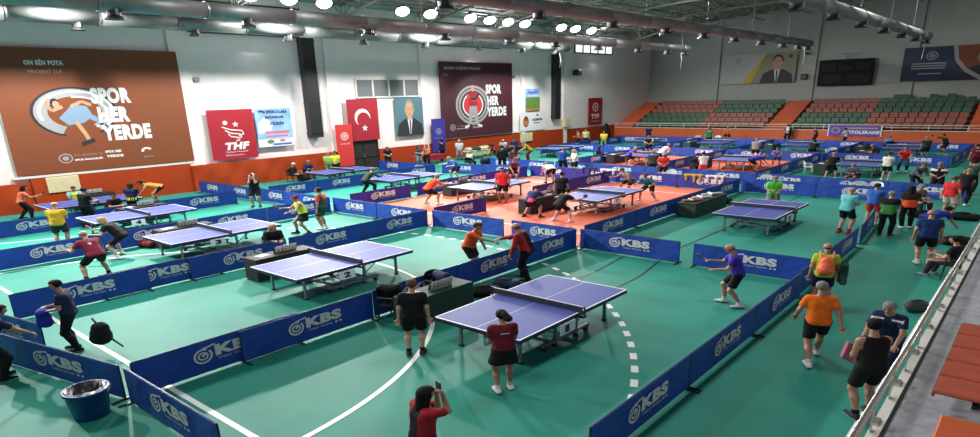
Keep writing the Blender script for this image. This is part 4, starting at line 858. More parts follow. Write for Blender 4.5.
(-15.1, 69.76, 72, 1.7, 'walk', 'white2', 0.5, 't', 'black', 'black', 'short', 'black', 'tan', '', 'person in white shirt walking in front of the purple banner'),
(-10.78, 65.74, 19, 1.68, 'sit', 'sky', 0.5, 't', 'navy', 'black', 'short', 'blue', 'tan', '', 'person in bright sky blue jacket sitting below the purple banner'),
(-10.08, 44.02, 353, 1.72, 'play', 'black', 0.5, 's', 'black', 'white', 'bald', 'tan', 'tan', 'racket', 'player in black shirt and shorts at the left end of the far right table'),
(-8.49, 42.26, 181, 1.66, 'sit', 'navygrey', 1, 't', 'darkred', 'black', 'short', 'grey', 'tan', '', 'person in grey and navy hood sitting in front of the right table'),
(-7.28, 45.06, 349, 1.66, 'hold', 'creamyellow', 0.5, 's', 'black', 'white', 'short', 'darkbrown', 'pale', '', 'player in pale yellow shirt seen from behind at the right table'),
(-7.16, 49.91, 188, 1.74, 'play', 'red', 0.5, 't', 'darkgreen', 'white', 'short', 'brown', 'tan', 'racket', 'player in red shirt and dark trousers facing the right table'),
(-10.12, 56.09, 110, 1.7, 'sit', 'blackorange', 0.5, 't', 'black', 'black', 'short', 'grey', 'tan', '', 'person in black and orange sitting at an umpire table on the right'),
(-7.22, 59.15, 27, 1.7, 'st', 'charcoal', 0.5, 's', 'navy', 'white', 'short', 'grey', 'tan', '', 'player in charcoal shirt seen from behind near the far right wall'),
(-6.48, 63.35, 106, 1.72, 'reach', 'black', 1, 's', 'black', 'white', 'short', 'black', 'tan', 'racket', 'player in black reaching out an arm near the far right wall'),
]
# ------------------------------------------------------------------ table tennis tables
def make_table():
    t = empty('table_tennis_table', (0, 0, 0)); HX, HY = 1.22, 2.19
    for s in (-1, 1):
        mb = MB(); y0, y1 = (.01, HY) if s > 0 else (-HY, -.01); yc = (y0 + y1) / 2
        mb.box((0, yc, .745), (2 * HX, y1 - y0, .03), M['ttop']); z = .7615
        def q(a, b, c, d): mb.add([(a, b, z), (c, b, z), (c, d, z), (a, d, z)], [(0, 1, 2, 3)], M['white'])
        q(-HX, y0, -HX + .035, y1); q(HX - .035, y0, HX, y1); q(-HX, (y1 - .04) if s > 0 else y0, HX, y1 if s > 0 else y0 + .04); q(-.006, y0, .006, y1)
        mb.build('tabletop', t)
        mb = MB()
        for x in (-HX + .03, HX - .03): mb.box((x, yc, .70), (.05, y1 - y0 - .02, .062), M['tedge'])
        for y in (y0 + .03, y1 - .03): mb.box((0, y, .70), (2 * HX, .05, .062), M['tedge'])
        mb.build('apron', t)
        for x in (-.86, .86):
            for yy in (1.725, .42):
                mb = MB(); mb.box((x, s * yy, .37), (.075, .06, .66), M['greysteel']); lg = mb.build('leg', t); mb = MB(); mb.box((x, s * yy, .02), (.11, .09, .04), M['rubber']); mb.build('rubber_foot', lg)
        mb = MB()
        for yy in (1.725, .42): mb.tube((-.86, s * yy, .55), (.86, s * yy, .55), .022, M['greysteel'], 6)
        for x in (-.86, .86):
            mb.tube((x, s * 1.725, .50), (x, s * 1.2, .68), .018, M['greysteel'], 6); mb.tube((x, s * .42, .30), (x, s * 1.1, .68), .018, M['greysteel'], 6); mb.tube((x, s * .2, .17), (x, s * .42, .17), .02, M['greysteel'], 6)
        mb.build('leg_brace', t)
    mb = MB()
    for x in (-.86, .86): mb.box((x, 0, .14), (.09, 1.9, .06), M['greysteel']); mb.box((x, 0, .25), (.05, .9, .05), M['greysteel'])
    for y in (-.6, .6): mb.box((0, y, .14), (1.7, .08, .05), M['greysteel'])
    mb.build('undercarriage', t)
    for x in (-.86, .86):
        for y in (-.85, .85): mb = MB(); mb.tube((x - .05, y, .065), (x + .05, y, .065), .065, M['rubber'], 12); wl = mb.build('wheel', t); mb = MB(); mb.tube((x - .055, y, .065), (x + .055, y, .065), .022, M['steel'], 8); mb.build('hub', wl)
    mb = MB(); mb.box((0, 0, .835), (2.62, .012, .135), M['net']); n_ = mb.build('net', t); mb = MB(); mb.box((0, 0, .91), (2.62, .02, .016), M['white']); mb.build('net_tape', n_)
    for s in (-1, 1): mb = MB(); mb.tube((s * 1.36, 0, .68), (s * 1.36, 0, .92), .025, M['blacksteel'], 8); mb.box((s * 1.28, 0, .69), (.2, .14, .06), M['blacksteel']); mb.build('net_post', t)
    return t
TB = make_table(); remember(TB)
def table(x, y, label, num=None):
    o = clone(TB, USED, (x, y, 0), 0, label, 'blue table tennis tables'); tag(o, None, 'table tennis table')
    if num:
        mb = MB(); mb.box((x + 1.25, y - .50, .55), (.02, .58, .24), M['white']); F = Flat((x + 1.262, y - .79, .43), (0, 1, 0), (0, 0, 1), mb); F.text(num, .17, .035, .24 if num != '1' else .16, .17, M['bdark'], 1, True)
        tag(mb.build('number_card'), 'white number card hanging on the ' + ' '.join(label.split(' ')[:10]), 'number card')
rows = [(-8.6, 11.56, 'front row table nearest the camera with card 1', '1'), (-16.35, 11.46, 'front row table with card 2 left of the nearest one', '2'), (-24.12, 11.49, 'front row table with card 3 in front of woman in neon', '3'), (-31.2, 11.47, 'front row table with card 4 behind the blond player', '4'),
 (-37.6, 11.6, 'table in front of the beige wall board at the far left', None), (-8.61, 27.23, 'blue table with the player in bright green behind it', '5'), (-16.46, 27.42, 'table on the red mat with the teal and grey players', '7'), (-23.5, 27.27, 'table on the red mat beside the man in red shirt', None),
 (-30.7, 27.4, 'table on green floor between the dark hooded player and blue player', None), (-37.4, 27.6, 'table next to the wall below the red pennant', None), (-9.0, 47.5, 'table between the players in red and pale yellow', None), (-16.8, 47.2, 'table on the far red mat, white shirt and pink shorts beside it', None),
 (-24.2, 47.2, 'table on the far red mat near the violet shirted player', None), (-34.4, 50.0, 'table at the far left behind the seated crowd', None), (-8.8, 60.9, 'table in front of the charcoal shirted player at the back right', None), (-16.6, 61.6, 'table in the last row left of the purple banner', None),
 (-24.2, 61.6, 'table in the last row beside the dark green shirted player', None), (-31.6, 61.4, 'table in the last row nearest the far left corner', None)]
for r in rows: table(*r)

# ------------------------------------------------------------------ barriers
def make_barrier(L, cloth, nm):
    t = empty('court_barrier', (0, 0, 0)); mb = MB(); h0, h1 = .05, .735; n = 14
    vs = []; fs = []
    for i in range(n + 1):
        for k in range(4):
            x = -L / 2 + .03 + (L - .06) * i / n; z = h0 + (h1 - h0) * k / 3; y = .012 * math.sin(i * 1.7 + k) if 0 < k < 3 else 0
            vs.append((x, -.022 + y, z))
    m_ = (n + 1) * 4; vs += [(a, b + .044, c) for a, b, c in vs]
    for i in range(n):
        for k in range(3): a = i * 4 + k; fs.append((a, a + 4, a + 5, a + 1)); fs.append((m_ + a, m_ + a + 1, m_ + a + 5, m_ + a + 4))
        a = i * 4 + 3; fs.append((a, a + 4, m_ + a + 4, m_ + a)); a = i * 4; fs.append((a, m_ + a, m_ + a + 4, a + 4))
    for a0 in (0, n * 4):
        for k in range(3): a = a0 + k; fs.append((a, a + 1, m_ + a + 1, m_ + a))
    mb.add(vs, fs, cloth)
    for s in (-1, 1):
        F = Flat((s * L / 2, s * .036, 0), (-s, 0, 0), (0, 0, 1), mb) if s > 0 else Flat((-L / 2, -.036, 0), (1, 0, 0), (0, 0, 1), mb)
        x0 = .33 * L
        F.ring(x0 + .17, .42, .21, .165, .24, M['logo'], 1, 60, 400); F.ring(x0 + .17, .42, .12, .09, .35, M['logo'], 1); F.stroke([(x0 + .17, .58), (x0 + .46, .62)], .035, M['logo'], 1); F.stroke([(x0 + .15, .42), (x0 + .22, .46)], .05, M['logo'], 1)
        F.text('KBS', x0 + .44, .345, 1.05, .25, M['logo'], 1, True); F.text('TABLE TENNIS', x0 + .48, .26, .72, .045, M['logo'], 1)
        for q in (0, .13): F.rect(x0 + 1.28 + q, .26, .07, .045, M['logo'], 1)
    mb.build('cloth_panel', t)
    mb = MB(); mb.tube((-L / 2 + .02, 0, .735), (L / 2 - .02, 0, .735), .013, M['blacksteel'], 6); mb.tube((-L / 2 + .02, 0, .045), (L / 2 - .02, 0, .045), .013, M['blacksteel'], 6)
    for s in (-1, 1): mb.tube((s * (L / 2 - .02), 0, .03), (s * (L / 2 - .02), 0, .74), .016, M['blacksteel'], 6)
    mb.build('frame', t)
    for s in (-1, 1): mb = MB(); mb.box((s * (L / 2 - .06), 0, .016), (.05, .52, .03), M['blacksteel']); mb.build('foot', t)
    return t
BB = {c: make_barrier(3.8, M[m], c) for c, m in (('blue', 'bblue'), ('violet', 'bpurple'))}
for b in BB.values(): remember(b)
def barrier_line(x0, y0, x1, y1, n, where, col='blue', names=('near', 'far')):
    L = math.hypot(x1 - x0, y1 - y0); a = math.atan2(y1 - y0, x1 - x0)
    for i in range(n):
        t = (i + .5) / n; lab = '%s barrier panel %s' % (col, where)
        if n > 1: lab = '%s barrier panel, %s from %s end, %s' % (col, ordn(i + 1), names[0], where)
        o = clone(BB[col], USED, (x0 + (x1 - x0) * t, y0 + (y1 - y0) * t, 0), a, lab, 'blue and violet barrier panels'); tag(o, None, 'barrier')
        o.scale = (L / n / 3.8, 1, 1)
lr = ('left', 'right')
barrier_line(-12.72, 3.95, -12.72, 7.7, 1, 'partly covered, left of the widest one before table two'); barrier_line(-12.6, 6.15, -12.6, 9.85, 1, 'overlapping its neighbour, in front of table two'); barrier_line(-12.65, 9.9, -12.65, 19.5, 3, 'between tables one and two')
barrier_line(-20.4, 3.85, -20.4, 7.45, 1, 'behind the navy shirted man with the backpack'); barrier_line(-20.52, 6.1, -20.52, 9.8, 1, 'mostly covered, below the maroon shirted player'); barrier_line(-20.4, 8.7, -20.4, 12.3, 1, 'in front of table three'); barrier_line(-20.4, 12.4, -20.4, 19.4, 2, 'between tables two and three')
barrier_line(-27.4, 5.0, -27.4, 19.3, 4, 'between tables three and four')
barrier_line(-34.35, 6.2, -34.35, 18.0, 3, 'between table four and the far left table')
barrier_line(-17.05, 2.82, -12.75, 3.78, 1, 'meeting the corner behind the blue bin')
barrier_line(-12.6, 3.8, -9.0, 3.82, 1, 'running right from the blue bin to the bottom edge')
barrier_line(-19.9, 3.0, -16.9, 3.62, 1, 'short, behind the navy shirted man with the backpack')
barrier_line(-8.95, 3.82, -5.2, 3.84, 1, 'below the bottom edge')if 0 else None
barrier_line(-15.75, 19.55, -12.75, 19.55, 1, 'behind the bald man in the red and black jacket')
barrier_line(-20.2, 19.5, -16.1, 19.5, 1, 'behind the man in the orange red shirt')
barrier_line(-12.55, 19.6, -8.65, 19.6, 1, 'left of the small gap behind table one')
barrier_line(-8.2, 19.6, -4.55, 19.6, 1, 'right of the small gap behind table one')
barrier_line(-27.3, 19.4, -20.5, 19.45, 2, 'behind table three', names=lr)
barrier_line(-34.2, 19.3, -27.5, 19.35, 2, 'behind table four', names=lr)
barrier_line(-41.0, 19.1, -34.5, 19.2, 2, 'touching the creased orange sheet', names=lr)
barrier_line(-4.4, 7.25, -4.45, 18.0, 3, 'on the right of table one')
barrier_line(-4.5, 18.1, -4.6, 25.2, 2, 'on the right of the green shirted player')
barrier_line(-4.6, 25.8, -4.9, 29.6, 1, 'behind the people in blue and green shirts')
barrier_line(-12.75, 20.2, -12.75, 36.0, 4, 'between the red mat and the green court')
barrier_line(-20.6, 20.0, -20.6, 23.6, 1, 'between the two red mat tables, nearest', 'violet'); barrier_line(-20.9, 27.8, -20.9, 35.9, 2, 'between the two red mat tables', 'violet')
barrier_line(-27.45, 20.6, -27.45, 24.9, 1, 'left of the orange shirted player', 'violet'); barrier_line(-27.45, 25.4, -27.45, 35.9, 3, 'at the left side of the red mat', 'violet')
barrier_line(-34.3, 20.0, -34.3, 33.6, 4, 'left of the dark hooded player')
barrier_line(-40.6, 33.6, -34.4, 33.8, 2, 'in front of the dark doorway', names=lr)
barrier_line(-34.3, 34.4, -27.5, 35.9, 2, 'in front of the seated crowd', names=lr)
barrier_line(-27.4, 36.2, -12.8, 36.2, 4, 'along the back of the red mat', 'violet', lr); barrier_line(-12.7, 36.2, -5.0, 36.2, 2, 'behind the bright green shirted player', names=lr)
barrier_line(-34.2, 39.3, -27.5, 39.2, 2, 'left, across the middle aisle', names=lr); barrier_line(-27.4, 39.2, -12.9, 39.2, 4, 'at the front of the far red mat', names=lr); barrier_line(-12.8, 39.0, -2.6, 38.3, 3, 'behind the white chairs in the aisle', names=lr)
barrier_line(-13.1, 39.5, -13.1, 53.7, 4, 'at the right side of the far red mat'); barrier_line(-20.4, 39.5, -20.4, 53.7, 4, 'between the two far red mat tables'); barrier_line(-27.5, 39.5, -27.5, 53.7, 4, 'at the left side of the far red mat')
barrier_line(-37, 50.5, -36.8, 65.5, 4, 'beside the far left table')
barrier_line(-36.2, 54.1, -20.5, 54.0, 4, 'across the hall, left of the far players', names=lr); barrier_line(-20.4, 53.9, -5.0, 53.7, 4, 'across the hall, behind the red shirted player', names=lr)
barrier_line(-4.95, 53.9, -4.8, 65.9, 3, 'at the far right side')
for x, w in ((-12.8, 'right of the last row middle table'), (-20.5, 'in the middle of the last row'), (-27.8, 'in the left of the last row')): barrier_line(x, 54.2, x, 66.0, 3, w)
barrier_line(-38, 66.3, -4.8, 66.1, 9, 'along the far orange wall', names=lr)

# ------------------------------------------------------------------ umpire desks, chairs, bags
def make_desk(cover):
    t = empty('umpire_table', (0, 0, 0)); mb = MB(); mb.box((0, 0, .70), (.74, 2.2, .04), cover, bev=.01); mb.build('tabletop', t)
    mb = MB(); n = 40; P = []
    for i in range(n):
        a = i / n * 4; k = int(a); f = a - k; cs = [(-.37, -1.1), (.37, -1.1), (.37, 1.1), (-.37, 1.1)]; p0, p1 = cs[k], cs[(k + 1) % 4]
        P.append((p0[0] + (p1[0] - p0[0]) * f, p0[1] + (p1[1] - p0[1]) * f))
    vs = [(x, y, .69) for x, y in P] + [(x * (1.03 + .03 * (i % 2)), y * (1.01 + .015 * (i % 2)), .03) for i, (x, y) in enumerate(P)]
    mb.add(vs, [(i, (i + 1) % n, n + (i + 1) % n, n + i) for i in range(n)], cover); mb.build('table_cover', t)
    for sx in (-.3, .3):
        for sy in (-1.0, 1.0): mb = MB(); mb.box((sx, sy, .34), (.04, .04, .68), M['blacksteel']); mb.build('leg', t)
    return t
DK = {'green': make_desk(M['dgreen']), 'black': make_desk(M['bcover'])}
for d in DK.values(): remember(d)
def desk(x, y, c, lab, flip=True, rz=0):
    o = clone(DK[c], USED, (x, y, 0), rz, lab, 'umpire tables'); tag(o, None, 'table')
    if flip:
        t = empty('flip_scoreboard', (x + .08, y + .15, .722), rz, 'flip scoreboard on the ' + lab.split(',')[0], 'scoreboard')
        mb = MB(); mb.box((0, 0, .09), (.05, .84, .17), M['bcover'], ry=.3, bev=.01); sd = mb.build('stand', t)
        for k, yy in enumerate((-.26, .02, .28)):
            mb = MB(); mb.box((.045, yy, .14), (.012, .24, .20), M['paper'], ry=.3); F = Flat((.055, yy - .08, .06), (0, 1, 0), (-.3, 0, .95), mb); F.text('1' if k == 0 else '0', .035, .03, .06, .09, M['bdark'], 3, True); mb.build('score_card', sd)
    mb = MB(); mb.box((x - .05, y - .62, .726), (.3, .42, .008), M['paper'], rz=.3); tag(mb.build('paper_sheet'), 'white paper on the ' + lab.split(',')[0], 'paper')
desk(-11.52, 11.05, 'green', 'dark green covered umpire table beside table one')
desk(-18.7, 11.0, 'black', 'black umpire table beside table two')
desk(-26.3, 11.3, 'black', 'black umpire table beside table three')
desk(-33.6, 12.6, 'black', 'black umpire table beside table four')
desk(-41.2, 12.9, 'black', 'black umpire table below the beige wall board')
desk(-18.6, 25.2, 'black', 'black umpire table on the near red mat')
desk(-25.9, 27.4, 'black', 'black umpire table left of the second red mat table')
desk(-26.6, 46.8, 'black', 'black umpire table on the far red mat', False)
desk(-11.1, 46.6, 'green', 'dark green umpire table beside the white chair on the right')
desk(-19.2, 46.0, 'black', 'black umpire table behind the white shirt and pink shorts', False)
desk(-18.9, 60.6, 'green', 'dark green umpire table in the last row middle', False)
desk(-26.6, 61.0, 'green', 'dark green umpire table in the last row left', False)
desk(-10.9, 57.0, 'black', 'black umpire table left of the red shirted player', False)
desk(-11.95, 61.5, 'black', 'black umpire table below the purple banner', False)
for x, y, lab in ((-40.6, 38.9, 'red table by the wall under the portrait'), (-40.2, 44.6, 'pale green cluttered table under the maroon banner'), (-39.2, 49.0, 'dark table under the right edge of the maroon banner')):
    t = empty('folding_table', (x, y, 0), 0, lab, 'table'); mm = {'r': M['bred'], 'p': M['beige'], 'd': M['bcover']}[lab[0]]
    mb = MB(); mb.box((0, 0, .70), (1.1, 3.4, .05), mm, bev=.02); mb.build('tabletop', t)
    mb = MB(); mb.box((.5, 0, .5), (.03, 3.3, .36), mm); mb.build('table_skirt', t)
    for sx in (-.5, .5):
        for sy in (-1.6, 1.6): mb = MB(); mb.box((sx * .9, sy, .34), (.05, .05, .68), M['greysteel']); mb.build('leg', t)
# green covered box table with towels on the right court
t = empty('covered_table', (-11.95, 29.2, 0), 0, 'long dark green covered table in front of the blue barriers, towels on it', 'table')
mb = MB(); mb.box((0, 0, .31), (.86, 3.6, .62), M['dgreen'], bev=.03); mb.build('table_cover', t); mb = MB(); mb.box((0, 0, .635), (.9, 3.66, .03), M['bcover']); mb.build('tabletop', t)
for k, (y, cc, w, lab) in enumerate(((28.0, 'wood', .5, 'brown striped towel folded on the near end of the dark green covered table'), (29.0, 'paper', .45, 'white towel on the middle of the dark green covered table'), (30.2, 'paper', .6, 'white towel piled on the far end of the dark green covered table'))):
    blob('towel', [((-.2, -w * .5, .05), (.2, w * .5, .06), .05, .06), ((-.2, w * .4, .05), (.1, -w * .4, .09), .05, .05)], M[cc], (1.4, 1.4, 1), (-11.95, y, .655), 0, .025, .05, cut=1)['label'] = lab
    bpy.context.scene.collection.objects[-1]['category'] = 'towel'
# plastic chairs
def make_chair(m):
    t = empty('plastic_chair', (0, 0, 0)); mb = MB(); mb.box((0, 0, .43), (.66, .46, .035), m, bev=.012); mb.build('seat', t)
    mb = MB(); n = 10
    for i in range(n):
        a0 = PI * i / n; a1 = PI * (i + 1) / n; f = lambda a, z: (.34 * math.cos(a), -.16 - .12 * math.sin(a) - (z - .45) * .2, z)
        for zz in ((.45, .83 if 1 else .8),):
            top0 = .62 + .22 * math.sin(a0) ** .5 if math.sin(a0) > 0 else .62; top1 = .62 + .22 * max(0, math.sin(a1)) ** .5
            if i % 2 == 0 or True: mb.add([f(a0, .62), f(a1, .62), f(a1, top1), f(a0, top0)], [(0, 1, 2, 3), (3, 2, 1, 0)], m)
        if i in (1, 3, 5, 7, 9): mb.box((f((a0 + a1) / 2, .53)[0], f((a0 + a1) / 2, .53)[1], .53), (.06, .02, .2), m)
    mb.build('backrest', t)
    for s in (-1, 1):
        mb = MB(); mb.box((s * .34, .0, .63), (.05, .42, .03), m); mb.box((s * .34, .19, .53), (.04, .04, .2), m); mb.build('armrest', t)
        for q in (-.2, .2): mb = MB(); mb.tube((s * .30, q, .43), (s * .35, q * 1.2, .0), .028, m, 6, r1=.022); mb.build('leg', t)
    return t
CH = {'white': make_chair(M['plastic']), 'black': make_chair(M['bcover'])}
for c in CH.values(): remember(c)
def chair(x, y, rz, c, lab): o = clone(CH[c], USED, (x, y, 0), rz, lab); tag(o, None, 'chair')
for x, y, rz, lab in ((-7.15, 37.0, 2.9, 'left one of two white plastic chairs in the right aisle'), (-6.35, 37.1, 3.2, 'right one of two white plastic chairs in the right aisle'), (-11.9, 37.5, 3.1, 'white plastic chair behind the bright green shirted player'), (-12.0, 46.4, -1.2, 'white plastic chair beside the dark green umpire table on the right'),
    (-12.2, 29.3, 1.4, 'white chair behind the dark green covered table') if 0 else (-17.6, 37.4, 3.1, 'white plastic chair in the middle aisle near the red shirted man'), (-20.6, 60.2, 1.2, 'white plastic chair in the last row left of the dark green table'), (-29.0, 67.8, 3.1, 'left white chair against the far orange wall'), (-26.9, 68.0, 3.1, 'right white chair against the far orange wall'), (-13.4, 57.6, .6, 'white plastic chair left of the person in black and orange')):
    chair(x, y, rz, 'white', lab)
for x, y, rz, lab in ((-12.25, 10.2, -1.2, 'black chair with a jacket at the left of the green umpire table'), (-12.3, 12.0, -1.6, 'black chair at the right of the green umpire table')): chair(x, y, rz, 'black', lab)
def soft(name, cs, m, x, y, z, rz, lab, cat, k=.05, h=.022, cut=1, sc=1.45):
    o = blob(name, cs, m, (sc, sc, 1), (x, y, z), rz, h, k, None, cut); tag(o, lab, cat); return o
JK = [((-.22, 0, .50), (.22, 0, .52), .13, .13), ((-.2, .02, .45), (-.18, .02, .2), .11, .08), ((.2, .02, .45), (.2, .04, .16), .11, .08), ((0, 0, .45), (0, 0, .2), .14, .1)]
soft('jacket', JK, cmat('cloth_', 'black'), -12.3, 10.2, .28, .3, 'black jacket piled on the chair behind the man in black', 'jacket', sc=1.05)
soft('jacket', JK, cmat('cloth_', 'navy'), -12.2, 12.0, .22, -.2, 'dark jacket hanging on the chair right of the umpire papers', 'jacket', sc=1.05)
BG = [((-.20, -.04, .13), (.20, -.04, .13), .125, .125), ((-.19, .05, .15), (.19, .05, .15), .12, .12), ((-.16, 0, .25), (.05, .02, .27), .07, .06), ((.18, .0, .10), (.24, 0, .18), .11, .09), ((-.08, -.10, .33), (.10, -.10, .32), .022, .022)]
BP = [((0, 0, .14), (0, 0, .36), .16, .12), ((0, .11, .12), (0, .10, .22), .09, .08), ((-.06, 0, .45), (.06, 0, .45), .025, .025)]
for x, y, rz, sc, c, lab in ((-11.55, 13.1, .8, 1.4, 'black', 'black sports bag on the floor right of the green umpire table'), (-11.5, 14.0, .2, 1.35, 'navy', 'dark bag on the floor beside the legs of the bald man'), (-3.7, 32.8, .3, 1.7, 'black', 'big black bag on the floor behind the orange and black top'), (-2.2, 33.0, .1, 1.7, 'black', 'black bag held low beside the red shirted person'),
    (-1.9, 27.6, .5, 1.6, 'black', 'black bag pile next to the person in royal blue'), (-1.8, 18.5, .7, .85, 'greydark', 'grey and black bag on the floor below the railing'), (-11.9, 31.9, .2, 1.0, 'black', 'small black bag right of the dark green covered table'), (-19.2, 12.6, .4, 1.2, 'black', 'black bag behind the umpire table of table two'),
    (-26.9, 10.0, .4, 1.2, 'maroon', 'dark bag behind the umpire table of table three'), (-40.6, 26.6, .3, 1.6, 'black', 'black bags beside the white haired seated person'), (-16.0, 38.0, .3, 1.3, 'greydark', 'grey bag in the middle aisle beside the red shirted man'), (-36.8, 43.0, .4, 1.3, 'darkgreen', 'green bag in the seated crowd'), (-3.2, 57.0, .2, 1.2, 'blue', 'blue bag on the floor at the far right')):
    soft('sports_bag', BG, cmat('cloth_', c), x, y, 0, rz, lab, 'bag', sc=sc)
for k, (x, y, c, lab) in enumerate(((-15.5, 36.25, 'mustard', 'brown towels hanging over the barrier in front of the far red mat'), (-14.2, 36.25, 'cream', 'cream towels hanging over the barrier in front of the far red mat'), (-21.2, 36.25, 'cream', 'cream jacket hanging over the barrier behind the grey shirted player'), (-22.6, 36.3, 'black', 'black jacket hanging over the barrier behind the cream shirted player'))):
    soft('hanging_towel', [((-.35, 0, .75), (.35, 0, .76), .07, .07), ((-.3, -.05, .7), (-.28, -.07, .45), .06, .05), ((.05, -.05, .7), (.05, -.07, .38), .07, .05), ((.3, -.05, .7), (.3, -.07, .48), .06, .05)], cmat('cloth_', c), x, y, 0, 0, lab, 'towel', cut=0)
# bin
t = empty('waste_bin', (-12.62, 3.12, 0), 0, 'blue bucket with a black liner by the dark barriers at the lower left', 'bin')
mb = MB(); mb.lathe([(0, .0), (.27, .0), (.30, .05), (.37, .50), (.40, .51), (.40, .55), (.36, .55), (.28, .08)], M['bluebin'], n=28); mb.build('bucket', t, smooth=True)
mb = MB(); n = 28
vs = [((.345 - .04 * k + .012 * math.sin(i * 5 + k)) * math.cos(2 * PI * i / n) * (1.17 if k == 0 else 1), (.345 - .04 * k + .012 * math.sin(i * 4)) * math.sin(2 * PI * i / n) * (1.17 if k == 0 else 1), (.51, .57, .38)[k] + .012 * math.sin(i * 3.3)) for k in range(3) for i in range(n)]
mb.add(vs, [(k * n + i, k * n + (i + 1) % n, (k + 1) * n + (i + 1) % n, (k + 1) * n + i) for k in range(2) for i in range(n)] + [tuple(2 * n + i for i in range(n))], M['liner']); mb.build('liner', t, smooth=True)
# posts by barriers, tripod stand with coat in the corner, far clutter
t = empty('coat_stand', (-39.4, 66.5, 0), 0, 'tall black hooded stand with white cloth in the far corner', 'stand')
mb = MB(); mb.tube((0, 0, 0), (0, 0, 2.1), .04, M['blacksteel'], 6); mb.build('pole', t); 
o = blob('cover', [((0, 0, 1.1), (0, 0, 1.9), .38, .16), ((0, 0, .6), (0, 0, 1.1), .42, .38)], cmat('cloth_', 'black'), (1.3, 1.3, 1), (0, 0, 0), 0, .05, .05, t)
soft('plastic_bag', BG, cmat('cloth_', 'white'), -38.4, 65.8, 0, 0, 'white bag on the floor in the far corner', 'bag', sc=2.2)
for k, (x, y, c) in enumerate(((-40.0, 43.6, 'cream'), (-39.9, 44.6, 'darkgreen'), (-40.0, 45.6, 'cream'), (-40.1, 46.0, 'limegreen'), (-38.9, 48.6, 'white'))):
    soft('sports_bag', BG, cmat('cloth_', c), x, y, .725, k * .5, '%s bag on the tables under the maroon banner, %s from the left' % ({'darkgreen': 'dark green', 'limegreen': 'pale green'}.get(c, c), ordn(k + 1)), 'bag', h=.035, sc=1.3)

# ------------------------------------------------------------------ people
def racket(p, ang, red, lab):
    t = empty('table_tennis_bat', p, ang, lab, 'bat'); mb = MB(); mb.tube((0, .02, -.012), (0, .02, .012), .0, M['wood'], 3) if 0 else None
    G = GIRTH
    for z0, z1, m, r in ((-.010, -.004, M['redrub'] if red else M['rubber'], .080), (-.004, .004, M['wood'], .081), (.004, .010, M['rubber'] if not red else M['redrub'], .080)):
        n = 20; vs = [((r * math.cos(2 * PI * i / n)) * G, (.155 + r * 1.05 * math.sin(2 * PI * i / n)) * G, z) for z in (z0, z1) for i in range(n)]
        mb.add(vs, [tuple(range(n - 1, -1, -1)), tuple(range(n, 2 * n))] + [(i, (i + 1) % n, n + (i + 1) % n, n + i) for i in range(n)], m)
    b = mb.build('blade', t); mb = MB(); mb.box((0, .02 * G, 0), (.03 * G, .13 * G, .024), M['wood'], bev=.004); mb.build('handle', t)
    t.rotation_euler = (.5, .5, ang); return t
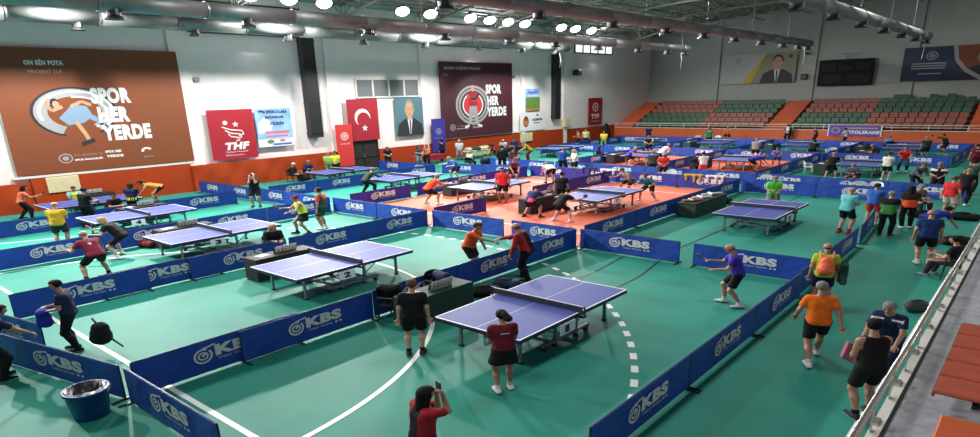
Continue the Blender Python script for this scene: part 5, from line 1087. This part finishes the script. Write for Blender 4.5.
for P_ in PEOPLE:
    (x, y, ang, hgt, pose, shirt, sl, bot, bc, shoe, hair, hc, skin, prop, label) = P_
    if 'shake hands' in label: ang = 104; x = -11.62
    if 'shaking hands' in label: ang = -76; x = -13.45
    ob, gr, gl, W, K = make_person(*((x, y, ang) + P_[3:]))
    who = label.split(' ')[0:6]
    a = math.radians(ang)
    if pose == 'sit':
        c = 'black'; chair(x + .10 * math.sin(a) * 0 + .06 * math.sin(a), y - .06 * math.cos(a), a, c, 'black chair under the ' + ' '.join(label.split(' ')[:9]))
    if prop == 'racket': racket(gr, a - .2, 'red bat' in label, 'bat in the hand of the ' + ' '.join(label.split(' ')[:10]))
    if prop == 'backpack':
        p = W(K['neck'] - K['fw'] * .20 - K['up'] * .34)
        t = empty('backpack', p, a, 'orange backpack on the back of the man in yellow green', 'backpack')
        blob('bag_body', [((0, 0, -.02), (0, 0, .20), .15, .11), ((0, -.06, .0), (0, -.05, .08), .10, .09)], mat('orange_nylon', (.80, .13, .05), .6), (1.4, 1.3, 1), (0, 0, 0), 0, .02, .04, t)
        for s in (-1, 1): mb = MB(); mb.tube((s * .13, .05, .26), (s * .16, .30, .38), .025, M['orangep'], 6); mb.tube((s * .16, .30, .38), (s * .17, .48, .2), .025, M['orangep'], 6); mb.build('strap', t)
        soft('folded_bag', [((0, -.1, .75), (0, .1, 1.25), .06, .06), ((0, .1, .75), (0, -.1, 1.2), .06, .06)], cmat('cloth_', 'darkgreen'), x + .42, y + .1, 0, a, 'dark green bag at the right side of the man with the backpack', 'bag', cut=0)
    if prop == 'folder':
        mb = MB(); mb.box((0, 0, 0), (.55, .05, .30), M['pink'], bev=.01); o = mb.build('folder'); o.location = (gl.x, gl.y, gl.z - .05); o.rotation_euler = (0, .5, a + .5); tag(o, 'pinkish folder held by the man in black sleeveless top', 'folder')
    if prop == 'towel':
        soft('towel', [((-.1, 0, 0), (.1, 0, 0), .07, .07), ((-.08, 0, 0), (-.10, 0, -.34), .08, .10), ((.08, 0, 0), (.10, 0, -.30), .08, .09)], cmat('cloth_', 'cream'), gl.x, gl.y, gl.z + .02, a, 'light towel draped over the arm of the green shirted person', 'towel', cut=0)
    if prop == 'towelblue':
        soft('towel', [((-.06, 0, 0), (.06, 0, 0), .07, .07), ((0, 0, 0), (.02, 0, -.26), .09, .12)], cmat('cloth_', 'royal'), gl.x, gl.y, gl.z, a, 'bright blue cloth held by the navy shirted man at the left', 'towel', cut=0)
        t = empty('backpack', (-15.75, 4.45, .52), .6, 'black backpack hanging from the hand of the navy shirted man', 'backpack')
        blob('bag_body', [((0, 0, -.1), (.02, 0, .14), .17, .13), ((0, .08, -.12), (0, .08, 0), .12, .1)], cmat('cloth_', 'black'), (1.5, 1.3, 1), (0, 0, 0), 0, .02, .04, t)
        mb = MB(); mb.tube((.15, 0, -.05), (.5, .0, -.32), .022, M['rubber'], 6); mb.build('strap', t); mb = MB(); mb.tube((0, 0, .2), (-.12, 0, .36), .022, M['rubber'], 6); mb.build('strap', t)
    if label.startswith('dark haired woman in red') or 'taking a picture' in label:
        mb = MB(); mb.box((0, 0, 0), (.12, .02, .14), M['blacksteel'], bev=.004); o = mb.build('mobile_phone'); o.location = (gr + gl) / 2; o.location.z += .05; o.rotation_euler = (0, 0, a); tag(o, 'phone held up by the ' + ' '.join(label.split(' ')[:8]), 'phone')
    if pose == 'bendlow':
        pass

# ------------------------------------------------------------------ light
def light(kind, loc, e, col=(1, 1, 1), size=1.0, sy=None, tgt=None, name='lamp_and_fill_light', **kw):
    l = bpy.data.lights.new(name, kind); l.energy = e; l.color = col
    if kind == 'AREA':
        l.size = size
        if sy: l.shape = 'RECTANGLE'; l.size_y = sy
    if kind in ('SPOT', 'POINT'): l.shadow_soft_size = size
    for k, v in kw.items(): setattr(l, k, v)
    o = bpy.data.objects.new(name, l); C.objects.link(o); o.location = loc
    if tgt is not None: o.rotation_euler = (Vector(tgt) - Vector(loc)).to_track_quat('-Z', 'Y').to_euler()
    return o
for y in (2, 12, 24, 37, 52): light('SPOT', (-35.6, y, 10.5), LK * .85, (1, .98, .94), .3, tgt=(-18, y, 0), spot_size=2.1, spot_blend=.5)
for y in (2, 12, 24, 37, 52): light('SPOT', (-35.8, y, 10.5), LK * .5, (1, .98, .94), .3, tgt=(-33, y, 0), spot_size=3.02, spot_blend=.15)
for y0, y1 in ((20.6, 28.8), (42.3, 50.9), (63.9, 71.9)): light('AREA', (LW + .4, (y0 + y1) / 2, 10.5), LWIN, (.93, .96, 1), 1.6, y1 - y0, tgt=(0, (y0 + y1) / 2, 2), name='window_light')
for x in (-22, -8):
    for y in (2, 16, 30, 44, 58): light('SPOT', (x, y, 12.2), LT if x < -10 else LT * .55, (1, .99, .96), 1.2, tgt=(x, y, 0), spot_size=2.7, spot_blend=.8)  # added overhead fill spots, no lamp fixtures hang here
w = bpy.data.worlds.new('world'); bpy.context.scene.world = w; w.use_nodes = True
w.node_tree.nodes['Background'].inputs[0].default_value = (.82, .79, .82, 1); w.node_tree.nodes['Background'].inputs[1].default_value = WS
sc_ = bpy.context.scene; sc_.view_settings.view_transform = 'Standard'; sc_.view_settings.look = 'None'; sc_.view_settings.gamma = 1; sc_.view_settings.use_curve_mapping = False; sc_.view_settings.exposure = EXPO
sc_.cycles.max_bounces = 6; sc_.cycles.use_denoising = True
